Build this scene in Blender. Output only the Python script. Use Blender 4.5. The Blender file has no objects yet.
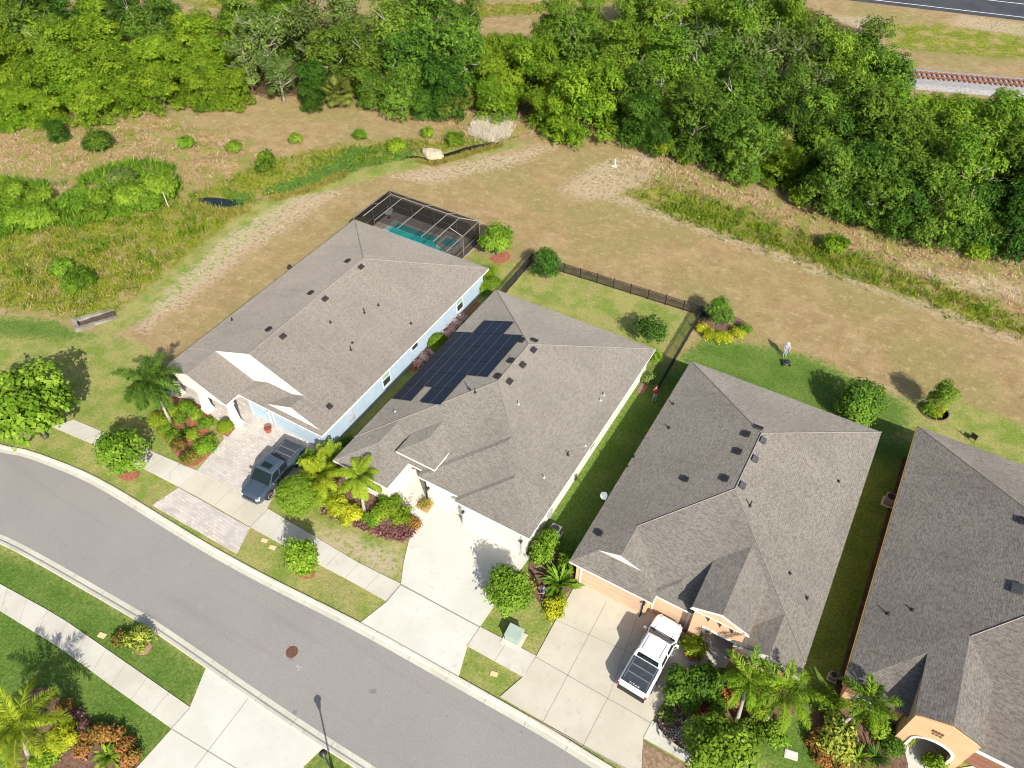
import bpy, bmesh, math, random
import numpy as np
from mathutils import Vector, Matrix
R = math.radians
rng = np.random.default_rng(11)
random.seed(11)
S = bpy.context.scene
COL = S.collection

# ------------------------------------------------------------------ camera (drone at 50 m) and ground measuring
FPX, CX, CY, ALT = 760.0, 512.0, 384.0, 50.0
PITCH = math.atan(784.0 / 760.0)
YAW = R(30.493)
_cy, _sy = math.cos(YAW), math.sin(YAW)
_cp, _sp = math.cos(PITCH), math.sin(PITCH)

def G(px, py, z=0.0):
    """survey helper: world x, y of the spot seen at (px, py) at height z"""
    u = (px - CX) / FPX
    w = (py - CY) / FPX
    dx, dy, dz = u, _cp - w * _sp, -_sp - w * _cp
    X, Y = _cy * dx - _sy * dy, _sy * dx + _cy * dy
    t = (z - ALT) / dz
    return (X * t, Y * t)

def GP(pts, z=0.0):
    return [G(a, b, z) for a, b in pts]

cam = bpy.data.cameras.new('camera')
cam.sensor_width = 36.0
cam.lens = 36.0 * FPX / 1024.0
cam.clip_start = 0.5
cam.clip_end = 6000
camo = bpy.data.objects.new('camera', cam)
COL.objects.link(camo)
camo.location = (0, 0, ALT)
camo.rotation_euler = (math.pi / 2 - PITCH, 0, YAW)
S.camera = camo

# ------------------------------------------------------------------ light
SUN_DX, SUN_DY = -1.10, 0.86                 # shadow offset per metre of height
_len = math.hypot(SUN_DX, SUN_DY)
ELEV = math.atan(1.0 / _len)
to_sun = Vector((-SUN_DX, -SUN_DY, 1.0)).normalized()
sl = bpy.data.lights.new('sun', 'SUN')
sl.energy = 4.8
sl.angle = R(0.53)
sl.color = (1.0, 0.965, 0.88)
so = bpy.data.objects.new('sun', sl)
COL.objects.link(so)
so.rotation_euler = (-to_sun).to_track_quat('-Z', 'Y').to_euler()
W = bpy.data.worlds.new('World')
S.world = W
W.use_nodes = True
nt = W.node_tree
sky = nt.nodes.new('ShaderNodeTexSky')
sky.sky_type = 'NISHITA'
sky.sun_disc = False
sky.sun_elevation = ELEV
sky.air_density = 0.8
sky.dust_density = 2.0
sky.ozone_density = 0.8
sky.sun_rotation = math.atan2(to_sun.x, to_sun.y)
nt.links.new(sky.outputs[0], nt.nodes['Background'].inputs[0])
nt.nodes['Background'].inputs[1].default_value = 0.115
S.view_settings.view_transform = 'Standard'
S.view_settings.look = 'None'
S.view_settings.exposure = 0.62
S.view_settings.gamma = 1.0
S.view_settings.use_curve_mapping = False
S.cycles.max_bounces = 6
S.cycles.transparent_max_bounces = 12
S.cycles.use_denoising = True
S.cycles.pixel_filter_type = 'BLACKMAN_HARRIS'
S.cycles.filter_width = 1.05

# ------------------------------------------------------------------ materials
MATS = {}

def new_mat(name):
    m = bpy.data.materials.new(name)
    m.use_nodes = True
    MATS[name] = m
    t = m.node_tree
    return m, t, t.nodes['Principled BSDF']

def N(t, typ, **kw):
    n = t.nodes.new(typ)
    for k, v in kw.items():
        setattr(n, k, v)
    return n

def rgb(c):
    return (c[0], c[1], c[2], 1.0)

def noise(t, vec, scale, detail=4, rough=0.55, dist=0.0):
    n = N(t, 'ShaderNodeTexNoise')
    n.inputs['Scale'].default_value = scale
    n.inputs['Detail'].default_value = detail
    n.inputs['Roughness'].default_value = rough
    n.inputs['Distortion'].default_value = dist
    if vec is not None:
        t.links.new(vec, n.inputs['Vector'])
    return n.outputs['Fac']

def maprange(t, v, a, b, c=0.0, d=1.0, smooth=True):
    n = N(t, 'ShaderNodeMapRange')
    if smooth:
        n.interpolation_type = 'SMOOTHSTEP'
    t.links.new(v, n.inputs['Value'])
    n.inputs['From Min'].default_value = a
    n.inputs['From Max'].default_value = b
    n.inputs['To Min'].default_value = c
    n.inputs['To Max'].default_value = d
    return n.outputs['Result']

def mixc(t, f, a, b, blend='MIX'):
    n = N(t, 'ShaderNodeMix', data_type='RGBA', blend_type=blend)
    for sock, v in ((n.inputs[0], f), (n.inputs[6], a), (n.inputs[7], b)):
        if isinstance(v, (int, float)):
            sock.default_value = v
        elif isinstance(v, (tuple, list)):
            sock.default_value = rgb(v)
        else:
            t.links.new(v, sock)
    return n.outputs[2]

def math_(t, op, a, b=0.0):
    n = N(t, 'ShaderNodeMath', operation=op)
    for sock, v in ((n.inputs[0], a), (n.inputs[1], b)):
        if isinstance(v, (int, float)):
            sock.default_value = v
        else:
            t.links.new(v, sock)
    return n.outputs[0]

def bump(t, b, h, strength, dist):
    n = N(t, 'ShaderNodeBump')
    n.inputs['Strength'].default_value = strength
    n.inputs['Distance'].default_value = dist
    t.links.new(h, n.inputs['Height'])
    t.links.new(n.outputs[0], b.inputs['Normal'])

def M(name, c, c2=None, rough=0.7, scale=1.5, metal=0.0, spec=0.3, lo=0.35, hi=0.65, detail=5, bmp=0.0, bscale=20.0, bdist=0.02):
    m, t, b = new_mat(name)
    b.inputs['Roughness'].default_value = rough
    b.inputs['Metallic'].default_value = metal
    b.inputs['Specular IOR Level'].default_value = spec
    tc = N(t, 'ShaderNodeTexCoord').outputs['Object']
    if c2 is None:
        c2 = tuple(x * 0.86 for x in c)
    f = maprange(t, noise(t, tc, scale, detail), lo, hi)
    t.links.new(mixc(t, f, c, c2), b.inputs['Base Color'])
    if bmp > 0:
        bump(t, b, noise(t, tc, bscale, 3), bmp, bdist)
    return m

def foliage(name, c1, c2, trans=0.22, rough=0.55, vary=0.25):
    """leaf material: per-leaf tint attribute picks between two leaf colours; each plant differs a little"""
    m, t, b = new_mat(name)
    a = N(t, 'ShaderNodeAttribute', attribute_name='tint')
    oi = N(t, 'ShaderNodeObjectInfo')
    sep = N(t, 'ShaderNodeSeparateColor')
    t.links.new(a.outputs['Color'], sep.inputs[0])
    col = mixc(t, sep.outputs[0], c1, c2)
    k = maprange(t, oi.outputs['Random'], 0, 1, 1.0 - vary, 1.0 + vary, False)
    hv = N(t, 'ShaderNodeHueSaturation')
    t.links.new(col, hv.inputs['Color'])
    t.links.new(k, hv.inputs['Value'])
    h_ = math_(t, 'FRACT', math_(t, 'MULTIPLY', oi.outputs['Random'], 7.31))
    t.links.new(maprange(t, h_, 0, 1, .492, .512, False), hv.inputs['Hue'])
    hv.inputs['Saturation'].default_value = 1.03
    t.links.new(hv.outputs[0], b.inputs['Base Color'])
    b.inputs['Roughness'].default_value = rough
    b.inputs['Specular IOR Level'].default_value = 0.08
    tr = N(t, 'ShaderNodeBsdfTranslucent')
    t.links.new(hv.outputs[0], tr.inputs[0])
    mx = N(t, 'ShaderNodeMixShader')
    mx.inputs[0].default_value = trans
    t.links.new(b.outputs[0], mx.inputs[1])
    t.links.new(tr.outputs[0], mx.inputs[2])
    t.links.new(mx.outputs[0], t.nodes['Material Output'].inputs[0])
    return m

# ------------------------------------------------------------------ objects
def tag(o, label=None, cat=None, group=None, kind=None):
    if label: o['label'] = label
    if cat: o['category'] = cat
    if group: o['group'] = group
    if kind: o['kind'] = kind
    return o

def thing(name, label, cat, loc=(0, 0, 0), rz=0.0, group=None):
    o = bpy.data.objects.new(name, None)
    COL.objects.link(o)
    o.empty_display_size = 0.3
    o.location = loc
    o.rotation_euler = (0, 0, rz)
    return tag(o, label, cat, group)

def part(name, me, parent, mats=None):
    o = bpy.data.objects.new(name, me)
    COL.objects.link(o)
    if parent is not None:
        o.parent = parent
    if mats is not None:
        for m in (mats if isinstance(mats, (list, tuple)) else [mats]):
            me.materials.append(m)
    return o

def copy_tree(o, parent=None):
    c = o.copy()
    COL.objects.link(c)
    if parent is not None:
        c.parent = parent
    for ch in list(o.children):
        copy_tree(ch, c)
    return c

class MB:
    """collects shapes; build() links them as ONE mesh object (vertices given in the parent's own space, or in world space)"""
    def __init__(s):
        s.v, s.f, s.m = [], [], []
    def add(s, vs, fs, mi=0):
        o = len(s.v)
        s.v += [tuple(p) for p in vs]
        for f in fs:
            s.f.append([i + o for i in f])
            s.m.append(mi)
        return s
    def box(s, x0, x1, y0, y1, z0, z1, mi=0):
        vs = [(x, y, z) for z in (z0, z1) for y in (y0, y1) for x in (x0, x1)]
        return s.add(vs, [(0, 2, 3, 1), (4, 5, 7, 6), (0, 1, 5, 4), (2, 6, 7, 3), (0, 4, 6, 2), (1, 3, 7, 5)], mi)
    def obox(s, c, size, rz=0.0, rx=0.0, ry=0.0, mi=0):
        m = Matrix.Translation(c) @ Matrix.Rotation(rz, 4, 'Z') @ Matrix.Rotation(ry, 4, 'Y') @ Matrix.Rotation(rx, 4, 'X')
        a, b, d = (q / 2 for q in size)
        vs = [m @ Vector((x, y, z)) for z in (-d, d) for y in (-b, b) for x in (-a, a)]
        return s.add(vs, [(0, 2, 3, 1), (4, 5, 7, 6), (0, 1, 5, 4), (2, 6, 7, 3), (0, 4, 6, 2), (1, 3, 7, 5)], mi)
    def prism(s, pts, z0, z1, mi=0, mi_side=None):
        n = len(pts)
        area = sum(pts[i][0] * pts[(i + 1) % n][1] - pts[(i + 1) % n][0] * pts[i][1] for i in range(n))
        if area < 0: pts = pts[::-1]
        vs = [(x, y, z0) for x, y in pts] + [(x, y, z1) for x, y in pts]
        s.add(vs, [tuple(range(n, 2 * n)), tuple(range(n - 1, -1, -1))], mi)
        o = len(s.v) - 2 * n
        for i in range(n):
            j = (i + 1) % n
            s.f.append([o + i, o + j, o + n + j, o + n + i])
            s.m.append(mi if mi_side is None else mi_side)
        return s
    def tube(s, path, radii, n=6, mi=0, cap=True):
        path = [Vector(p) for p in path]
        if isinstance(radii, (int, float)): radii = [radii] * len(path)
        rings = []
        o = len(s.v)
        for i, p in enumerate(path):
            d = (path[min(i + 1, len(path) - 1)] - path[max(i - 1, 0)])
            d = d.normalized() if d.length > 1e-9 else Vector((0, 0, 1))
            a = d.cross(Vector((0, 0, 1)) if abs(d.z) < 0.9 else Vector((1, 0, 0))).normalized()
            b = d.cross(a)
            for k in range(n):
                th = 2 * math.pi * k / n
                s.v.append(tuple(p + (a * math.cos(th) + b * math.sin(th)) * radii[i]))
        for i in range(len(path) - 1):
            for k in range(n):
                q = (k + 1) % n
                s.f.append([o + i * n + k, o + i * n + q, o + (i + 1) * n + q, o + (i + 1) * n + k])
                s.m.append(mi)
        if cap:
            s.f.append([o + k for k in range(n)][::-1]); s.m.append(mi)
            e = o + (len(path) - 1) * n
            s.f.append([e + k for k in range(n)]); s.m.append(mi)
        return s
    def lathe(s, prof, c=(0, 0, 0), n=16, mi=0, axis='Z'):
        o = len(s.v)
        for r, z in prof:
            for k in range(n):
                th = 2 * math.pi * k / n
                p = (r * math.cos(th), r * math.sin(th), z)
                if axis == 'X': p = (p[2], p[0], p[1])
                if axis == 'Y': p = (p[1], p[2], p[0])
                s.v.append((p[0] + c[0], p[1] + c[1], p[2] + c[2]))
        for i in range(len(prof) - 1):
            for k in range(n):
                q = (k + 1) % n
                s.f.append([o + i * n + k, o + i * n + q, o + (i + 1) * n + q, o + (i + 1) * n + k]); s.m.append(mi)
        s.f.append([o + k for k in range(n)][::-1]); s.m.append(mi)
        e = o + (len(prof) - 1) * n
        s.f.append([e + k for k in range(n)]); s.m.append(mi)
        return s
    def mesh(s, name, off=(0, 0, 0), smooth=False, uv=False, recalc=True):
        me = bpy.data.meshes.new(name)
        me.from_pydata([(a - off[0], b - off[1], c - off[2]) for a, b, c in s.v], [], s.f)
        me.polygons.foreach_set('material_index', s.m)
        if recalc:
            bm = bmesh.new(); bm.from_mesh(me)
            bmesh.ops.recalc_face_normals(bm, faces=bm.faces)
            bm.to_mesh(me); bm.free()
        if smooth:
            me.polygons.foreach_set('use_smooth', [True] * len(me.polygons))
        if uv:
            slope_uv(me)
        me.update()
        return me
    def build(s, name, mats, parent=None, world=False, smooth=False, uv=False, bevel=0.0, recalc=True):
        off = tuple(parent.location) if (world and parent is not None) else (0, 0, 0)
        o = part(name, s.mesh(name, off, smooth, uv, recalc), parent, mats)
        if bevel > 0:
            b = o.modifiers.new('bevel', 'BEVEL')
            b.width = bevel; b.segments = 2; b.limit_method = 'ANGLE'
        return o

def slope_uv(me):
    """UV in metres: u along the level line of a face, v up its slope"""
    ul = me.uv_layers.new(name='UVMap')
    for p in me.polygons:
        n = p.normal
        h = Vector((0, 0, 1)).cross(n)
        h = h.normalized() if h.length > 1e-4 else Vector((1, 0, 0))
        w = n.cross(h)
        for li in p.loop_indices:
            c = me.vertices[me.loops[li].vertex_index].co
            ul.data[li].uv = (c.dot(h), c.dot(w))

def struct(o):
    o['kind'] = 'structure'
    return o

def sheet(name, pts, z, mat, kind='structure'):
    """a flat ground sheet from world points"""
    mb = MB().add([(x, y, z) for x, y in pts], [tuple(range(len(pts)))])
    me = mb.mesh(name)
    bm = bmesh.new(); bm.from_mesh(me)
    bmesh.ops.triangulate(bm, faces=bm.faces)
    for f in bm.faces:
        if f.normal.z < 0: f.normal_flip()
    bm.to_mesh(me); bm.free()
    o = part(name, me, None, mat)
    if kind: o['kind'] = kind
    return o

def slab(name, pts, z0, z1, mat, kind='structure', bevel=0.0):
    o = MB().prism(pts, z0, z1).build(name, mat, None, bevel=bevel)
    if kind: o['kind'] = kind
    return o

def mesh_np(name, V, F, tint=None, smooth=False):
    me = bpy.data.meshes.new(name)
    nf, k = F.shape
    me.vertices.add(len(V)); me.vertices.foreach_set('co', V.astype(np.float32).ravel())
    me.loops.add(nf * k); me.loops.foreach_set('vertex_index', F.astype(np.int32).ravel())
    me.polygons.add(nf); me.polygons.foreach_set('loop_start', np.arange(0, nf * k, k, dtype=np.int32))
    if smooth:
        me.polygons.foreach_set('use_smooth', np.ones(nf, dtype=bool))
    me.update(calc_edges=True)
    if tint is not None:
        at = me.attributes.new('tint', 'FLOAT_COLOR', 'POINT')
        c = np.ones((len(V), 4), np.float32)
        c[:, :3] = tint[:, None] if tint.ndim == 1 else tint
        at.data.foreach_set('color', c.ravel())
    return me

def unit(a):
    return a / np.maximum(np.linalg.norm(a, axis=-1, keepdims=True), 1e-9)

def leaves(P, A, Nn, L, Wd, tint):
    """a diamond-shaped leaf blade at each point; returns verts, faces, tint"""
    n = len(P)
    A = unit(A); Sd = unit(np.cross(A, Nn))
    L = np.broadcast_to(L, n)[:, None]; Wd = np.broadcast_to(Wd, n)[:, None]
    nn = unit(np.cross(Sd, A))
    V = np.stack([P, P + A * L * .45 + Sd * Wd * .5, P + A * L - nn * L * .12, P + A * L * .45 - Sd * Wd * .5], 1).reshape(-1, 3)
    F = np.arange(4 * n).reshape(-1, 4)
    return V, F, np.repeat(tint, 4)

def join_np(parts):
    Vs, Fs, Ts, o = [], [], [], 0
    for V, F, T in parts:
        Vs.append(V); Fs.append(F + o); Ts.append(T); o += len(V)
    return np.concatenate(Vs), np.concatenate(Fs), np.concatenate(Ts)

def sph(n, zmin=-1.0):
    z = rng.uniform(zmin, 1, n)
    a = rng.uniform(0, 2 * math.pi, n)
    r = np.sqrt(1 - z * z)
    return np.stack([r * np.cos(a), r * np.sin(a), z], 1)

def crown(lobes, clumps, per, L, Wd, cr=0.35, up=0.6, shell=0.45, zmin=-0.6, tv=0.35):
    """foliage: leaf clumps spread over and inside the lobes (cx,cy,cz,rx,ry,rz)"""
    lob = np.array(lobes, float)
    w = (lob[:, 3] * lob[:, 4] * lob[:, 5]) ** (2 / 3)
    idx = rng.choice(len(lob), clumps, p=w / w.sum())
    d = sph(clumps, zmin)
    rad = 1 - shell * rng.random(clumps) ** 1.6
    c = lob[idx, :3] + d * lob[idx, 3:6] * rad[:, None]
    ctint = np.clip(0.5 + rng.normal(0, tv, clumps) * 0.5 + rng.normal(0, .2, len(lob))[idx], 0, 1)
    size = rng.uniform(0.5, 1.6, clumps)
    n = clumps * per
    ci = np.repeat(np.arange(clumps), per)
    q = sph(n, -0.7)
    P = c[ci] + q * (cr * size[ci])[:, None] * rng.uniform(0.3, 1, n)[:, None]
    Nn = unit(d[ci] * 0.7 + q * 0.5 + np.array([0, 0, up]) + rng.normal(0, .35, (n, 3)))
    A = np.cross(Nn, rng.normal(0, 1, (n, 3)))
    t = np.clip(ctint[ci] + rng.normal(0, .17, n), 0, 1)
    ll = L * rng.uniform(.55, 1.45, n)
    return leaves(P, A, Nn, ll, ll * Wd / L, t)

def trunk_mesh(h, r, limbs, n=7, lean=(0, 0), spread=2.0, crooked=0.25, start=0.3):
    mb = MB()
    top = Vector((lean[0], lean[1], h))
    pts = []
    for i in range(5):
        f = i / 4
        pts.append(Vector((lean[0] * f + random.uniform(-1, 1) * r * .6 * (0 < i), lean[1] * f + random.uniform(-1, 1) * r * .6 * (0 < i), h * f - (0.15 if i == 0 else 0))))
    mb.tube(pts, [r * 1.3, r * 1.0, r * .8, r * .6, r * .35], n)
    for k in range(limbs):
        f = random.uniform(start, .95)
        a = 2 * math.pi * (k + random.random() * .6) / max(limbs, 1)
        b = Vector((lean[0] * f, lean[1] * f, h * f))
        ln = spread * random.uniform(.6, 1.1)
        e = b + Vector((math.cos(a) * ln, math.sin(a) * ln, ln * random.uniform(.45, 1.0)))
        m = (b + e) / 2 + Vector((random.uniform(-1, 1), random.uniform(-1, 1), random.uniform(-.3, .8))) * crooked * ln
        r0 = r * .5 * (1.1 - f * .6)
        mb.tube([b, m, e], [r0, r0 * .7, r0 * .3], 5)
        for _ in range(2):
            e2 = e + Vector((random.uniform(-1, 1), random.uniform(-1, 1), random.uniform(.1, .9))) * ln * .45
            mb.tube([m.lerp(e, .6), e2], [r0 * .45, r0 * .15], 4)
    return mb
# ------------------------------------------------------------------ THE SETTING
def smooth_line(p, it=2):
    p = [tuple(q) for q in p]
    for _ in range(it):
        q = [p[0]]
        for a, b in zip(p, p[1:]):
            q += [(a[0] * .75 + b[0] * .25, a[1] * .75 + b[1] * .25), (a[0] * .25 + b[0] * .75, a[1] * .25 + b[1] * .75)]
        p = q + [p[-1]]
    return p

def offset_line(p, d):
    out = []
    for i in range(len(p)):
        a, b = p[max(i - 1, 0)], p[min(i + 1, len(p) - 1)]
        t = Vector((b[0] - a[0], b[1] - a[1])).normalized()
        out.append((p[i][0] - t.y * d, p[i][1] + t.x * d))
    return out

near_px = [(0, 453), (20, 455), (50, 466), (80, 478), (110, 494), (150, 519), (200, 550), (256, 581), (300, 603), (356, 631), (420, 667), (512, 719), (560, 747), (600, 773), (700, 832)]
far_px = [(0, 533), (40, 554), (77, 575), (110, 594), (150, 617), (200, 651), (256, 690), (331, 740), (376, 767)]
near = GP(near_px)
far = GP(far_px)
near = [(-110, -22), (-95, -8), (-82, 2.5), (-70, 9.2), (-63, 11.9)] + near + [(14, 16.4), (60, 16.5)]
far = [(-110, -33), (-95, -19), (-82, -7), (-70, 0.6), (-60, 5.0), (-54, 6.9)] + far + [(-8, 8.8), (20, 8.9), (60, 9.0)]
near = smooth_line(near); far = smooth_line(far)

# ---- zone map of the ground, one sheet to the horizon
Z = {
 'lawn': [[(-300, 296), (0, 314), (50, 319), (75, 329), (108, 334), (130, 339), (155, 352), (185, 380), (215, 405), (330, 452), (470, 470), (600, 560), (850, 690), (1100, 800), (1100, 1000), (-400, 1000)],
          [(112, 334), (150, 318), (200, 281), (250, 236), (300, 200), (370, 178), (440, 165), (520, 147), (533, 139), (500, 144), (430, 154), (380, 164), (330, 175), (280, 192), (240, 215), (190, 255), (130, 305), (98, 326)],
          [(500, 292), (532, 264), (562, 268), (700, 317), (668, 372), (654, 356)],
          [(660, 380), (698, 338), (730, 338), (765, 346), (800, 352), (850, 374), (890, 392), (918, 412), (920, 432), (880, 440)],
          [(905, 440), (905, 398), (960, 402), (1024, 424), (1100, 446), (1100, 520), (1024, 480)],
          [(498, 345), (465, 250), (505, 262), (520, 262), (505, 300)]],
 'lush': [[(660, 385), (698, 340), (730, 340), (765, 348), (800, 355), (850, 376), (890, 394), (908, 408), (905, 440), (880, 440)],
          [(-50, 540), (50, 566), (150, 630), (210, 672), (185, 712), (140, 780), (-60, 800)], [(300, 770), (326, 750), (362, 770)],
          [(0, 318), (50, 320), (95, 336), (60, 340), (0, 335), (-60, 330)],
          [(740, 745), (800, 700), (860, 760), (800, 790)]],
 'marsh': [[(-300, 200), (0, 215), (60, 212), (190, 200), (240, 205), (272, 194), (192, 257), (132, 304), (100, 324), (60, 317), (0, 308), (-300, 290)],
           [(185, 200), (258, 162), (300, 152), (420, 138), (470, 140), (520, 135), (500, 144), (430, 154), (330, 174), (270, 194)],
           [(628, 193), (660, 184), (720, 203), (800, 233), (880, 264), (960, 292), (1024, 320), (1100, 343), (1100, 362), (1024, 337), (960, 317), (880, 289), (800, 260), (720, 233), (660, 213)],
           [(885, 24), (940, 24), (1024, 36), (1100, 44), (1100, 70), (1024, 60), (890, 48)], [(470, 6), (520, 4), (620, -6), (620, 2), (520, 14), (470, 18)], [(195, -8), (225, -8), (225, 8), (195, 6)]],
 'straw': [[(640, 135), (700, 160), (760, 195), (830, 215), (900, 240), (1024, 268), (1100, 280), (1100, 340), (1024, 318), (960, 292), (880, 264), (800, 232), (720, 202), (660, 184), (620, 176)],
           [(-300, 110), (0, 118), (140, 112), (255, 140), (255, 165), (180, 200), (0, 212), (-300, 200)],
           [(440, 110), (500, 112), (535, 135), (470, 140), (430, 130)], [(0, 270), (60, 262), (50, 300), (0, 305), (-100, 290)]],
 'sand': [[(560, 190), (600, 163), (648, 150), (662, 165), (640, 184), (612, 198), (580, 200)],
          [(295, 198), (345, 190), (300, 218), (250, 252), (200, 292), (150, 328), (138, 328), (186, 272), (240, 228)],
          [(390, 175), (440, 167), (520, 151), (562, 143), (520, 163), (430, 184)],
          [(612, 201), (660, 218), (720, 238), (800, 265), (880, 293), (960, 322), (1024, 346), (1024, 340), (960, 316), (880, 287), (800, 259), (720, 232), (660, 213), (625, 196)],
          [(905, 262), (1024, 285), (1024, 300), (930, 280)], [(820, 15), (880, 18), (860, 32), (825, 30)], [(960, 15), (1024, 24), (1024, 36), (950, 24)], [(322, 533), (345, 538), (372, 543), (398, 553), (402, 572), (385, 574), (350, 563), (325, 548)]],
 'wood': [[(-300, 128), (0, 126), (130, 108), (240, 96), (330, 96), (470, 106), (580, 134), (640, 124), (700, 160), (820, 203), (960, 246), (1100, 270), (1100, 106), (905, 96), (860, 30), (760, -10), (620, 25), (560, 45), (490, 60), (440, 30), (230, 18), (150, 12), (-300, -10)]],
}
SOFT = {'lawn': 1.2, 'lush': 1.5, 'marsh': 1.6, 'straw': 2.2, 'sand': 2.2, 'wood': 2.5}

def sdf(poly, P):
    """signed distance of points P(N,2) to a polygon, positive inside"""
    n = len(poly); pl = np.array(poly)
    best = np.full(len(P), 1e9); ins = np.zeros(len(P), bool)
    for i in range(n):
        a, b = pl[i], pl[(i + 1) % n]
        e = b - a; w = P - a
        t = np.clip((w @ e) / max(e @ e, 1e-9), 0, 1)
        best = np.minimum(best, np.hypot(*(w - t[:, None] * e).T))
        c1 = P[:, 1] >= a[1]; c2 = P[:, 1] < b[1]; cr = e[0] * w[:, 1] - e[1] * w[:, 0]
        ins ^= ((c1 & c2 & (cr > 0)) | (~c1 & ~c2 & (cr < 0)))
    return np.where(ins, best, -best)

ZW = {k: [GP(p) for p in v] for k, v in Z.items()}
ZW['lawn'] += [[(-35, 20), (-29, 20), (-29, 54), (-35, 54)], [(-16, 20), (-10, 20), (-10, 53), (-16, 53)], [(4, 20), (9, 20), (9, 53), (4, 53)]]
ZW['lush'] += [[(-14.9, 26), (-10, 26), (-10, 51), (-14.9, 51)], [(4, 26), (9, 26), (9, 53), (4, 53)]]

def zone(k, P):
    d = np.full(len(P), -1e9)
    for p in ZW[k]:
        d = np.maximum(d, sdf(p, P))
    return np.clip(0.5 + d / (2 * SOFT[k]), 0, 1)

xs = np.concatenate([np.array([-1500, -700, -350, -220, -170, -140]), np.arange(-120, 70, 0.62), np.array([72, 80, 95, 120, 170, 260, 450, 800, 1500])])
ys = np.concatenate([np.array([-600, -250, -100, -40, -15, -5]), np.arange(0, 92, 0.62), np.arange(92, 175, 1.0), np.array([178, 185, 200, 230, 300, 450, 800, 2000])])
XX, YY = np.meshgrid(xs, ys)
P2 = np.stack([XX.ravel(), YY.ravel()], 1)
attrs = {k: zone(k, P2) for k in Z}
nx, ny = len(xs), len(ys)
ii = (np.arange(ny - 1)[:, None] * nx + np.arange(nx - 1)[None, :]).ravel()
Fg = np.stack([ii, ii + 1, ii + nx + 1, ii + nx], 1)
hump = (np.sin(P2[:, 0] * .9 + 1.3 * np.sin(P2[:, 1] * .37)) * np.sin(P2[:, 1] * .8 + np.sin(P2[:, 0] * .5)) - 1) * 0.10
rough_zone = np.clip(attrs['marsh'] + attrs['straw'], 0, 1) * (P2[:, 1] > 54)
Vg = np.column_stack([P2, hump * rough_zone])
gme = mesh_np('ground', Vg, Fg, smooth=True)
for nm, ks in (('zone_a', ('lawn', 'lush', 'marsh')), ('zone_b', ('straw', 'sand', 'wood'))):
    at = gme.attributes.new(nm, 'FLOAT_COLOR', 'POINT')
    c = np.ones((len(P2), 4), np.float32)
    for i, k in enumerate(ks): c[:, i] = attrs[k]
    at.data.foreach_set('color', c.ravel())

m, t, b = new_mat('ground_cover')
tc = N(t, 'ShaderNodeTexCoord').outputs['Object']
za = N(t, 'ShaderNodeSeparateColor'); zb = N(t, 'ShaderNodeSeparateColor')
t.links.new(N(t, 'ShaderNodeAttribute', attribute_name='zone_a').outputs['Color'], za.inputs[0])
t.links.new(N(t, 'ShaderNodeAttribute', attribute_name='zone_b').outputs['Color'], zb.inputs[0])
n_big = noise(t, tc, 0.09, 3); n_mid = noise(t, tc, 0.42, 5, .6); n_sm = noise(t, tc, 2.2, 5, .65); n_fine = noise(t, tc, 9.0, 4, .7)
edge = math_(t, 'ADD', math_(t, 'MULTIPLY', math_(t, 'SUBTRACT', n_mid, .5), .9), math_(t, 'MULTIPLY', math_(t, 'SUBTRACT', n_sm, .5), .9))
def zf(v, w=.16):
    return maprange(t, math_(t, 'ADD', v, edge), .5 - w, .5 + w)
# mown dry strip
dry = mixc(t, maprange(t, n_mid, .36, .66), (.34, .245, .125), (.27, .182, .088))
dry = mixc(t, maprange(t, n_big, .44, .6, 0, .75), dry, (.235, .205, .075))
dry = mixc(t, maprange(t, n_sm, .55, .72, 0, .55), dry, (.42, .335, .21))
dry = mixc(t, maprange(t, n_fine, .52, .70, 0, .6), dry, (.165, .11, .055))
strk = N(t, 'ShaderNodeMapping'); strk.inputs['Scale'].default_value = (.35, 2.4, 1); strk.inputs['Rotation'].default_value = (0, 0, R(8)); t.links.new(tc, strk.inputs[0])
n_strk = noise(t, strk.outputs[0], 1.0, 5, .7, .4)
n_one = noise(t, tc, 1.05, 6, .75)
dry = mixc(t, maprange(t, n_strk, .48, .66, 0, .65), dry, (.25, .195, .09))
dry = mixc(t, maprange(t, n_one, .52, .68, 0, .5), dry, (.46, .37, .23))
dry = mixc(t, maprange(t, n_one, .36, .46, .55, 0), dry, (.20, .165, .055))
# straw
straw = mixc(t, maprange(t, n_sm, .35, .65), (.40, .285, .14), (.23, .145, .065))
straw = mixc(t, maprange(t, n_mid, .44, .58, 0, .85), straw, (.21, .22, .05))
straw = mixc(t, maprange(t, n_fine, .5, .68, 0, .55), straw, (.16, .10, .05))
# marsh
marsh = mixc(t, maprange(t, n_sm, .35, .65), (.24, .25, .03), (.12, .15, .02))
marsh = mixc(t, maprange(t, n_mid, .48, .62, 0, .75), marsh, (.33, .25, .11))
marsh = mixc(t, maprange(t, n_fine, .5, .7, 0, .6), marsh, (.045, .06, .012))
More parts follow.
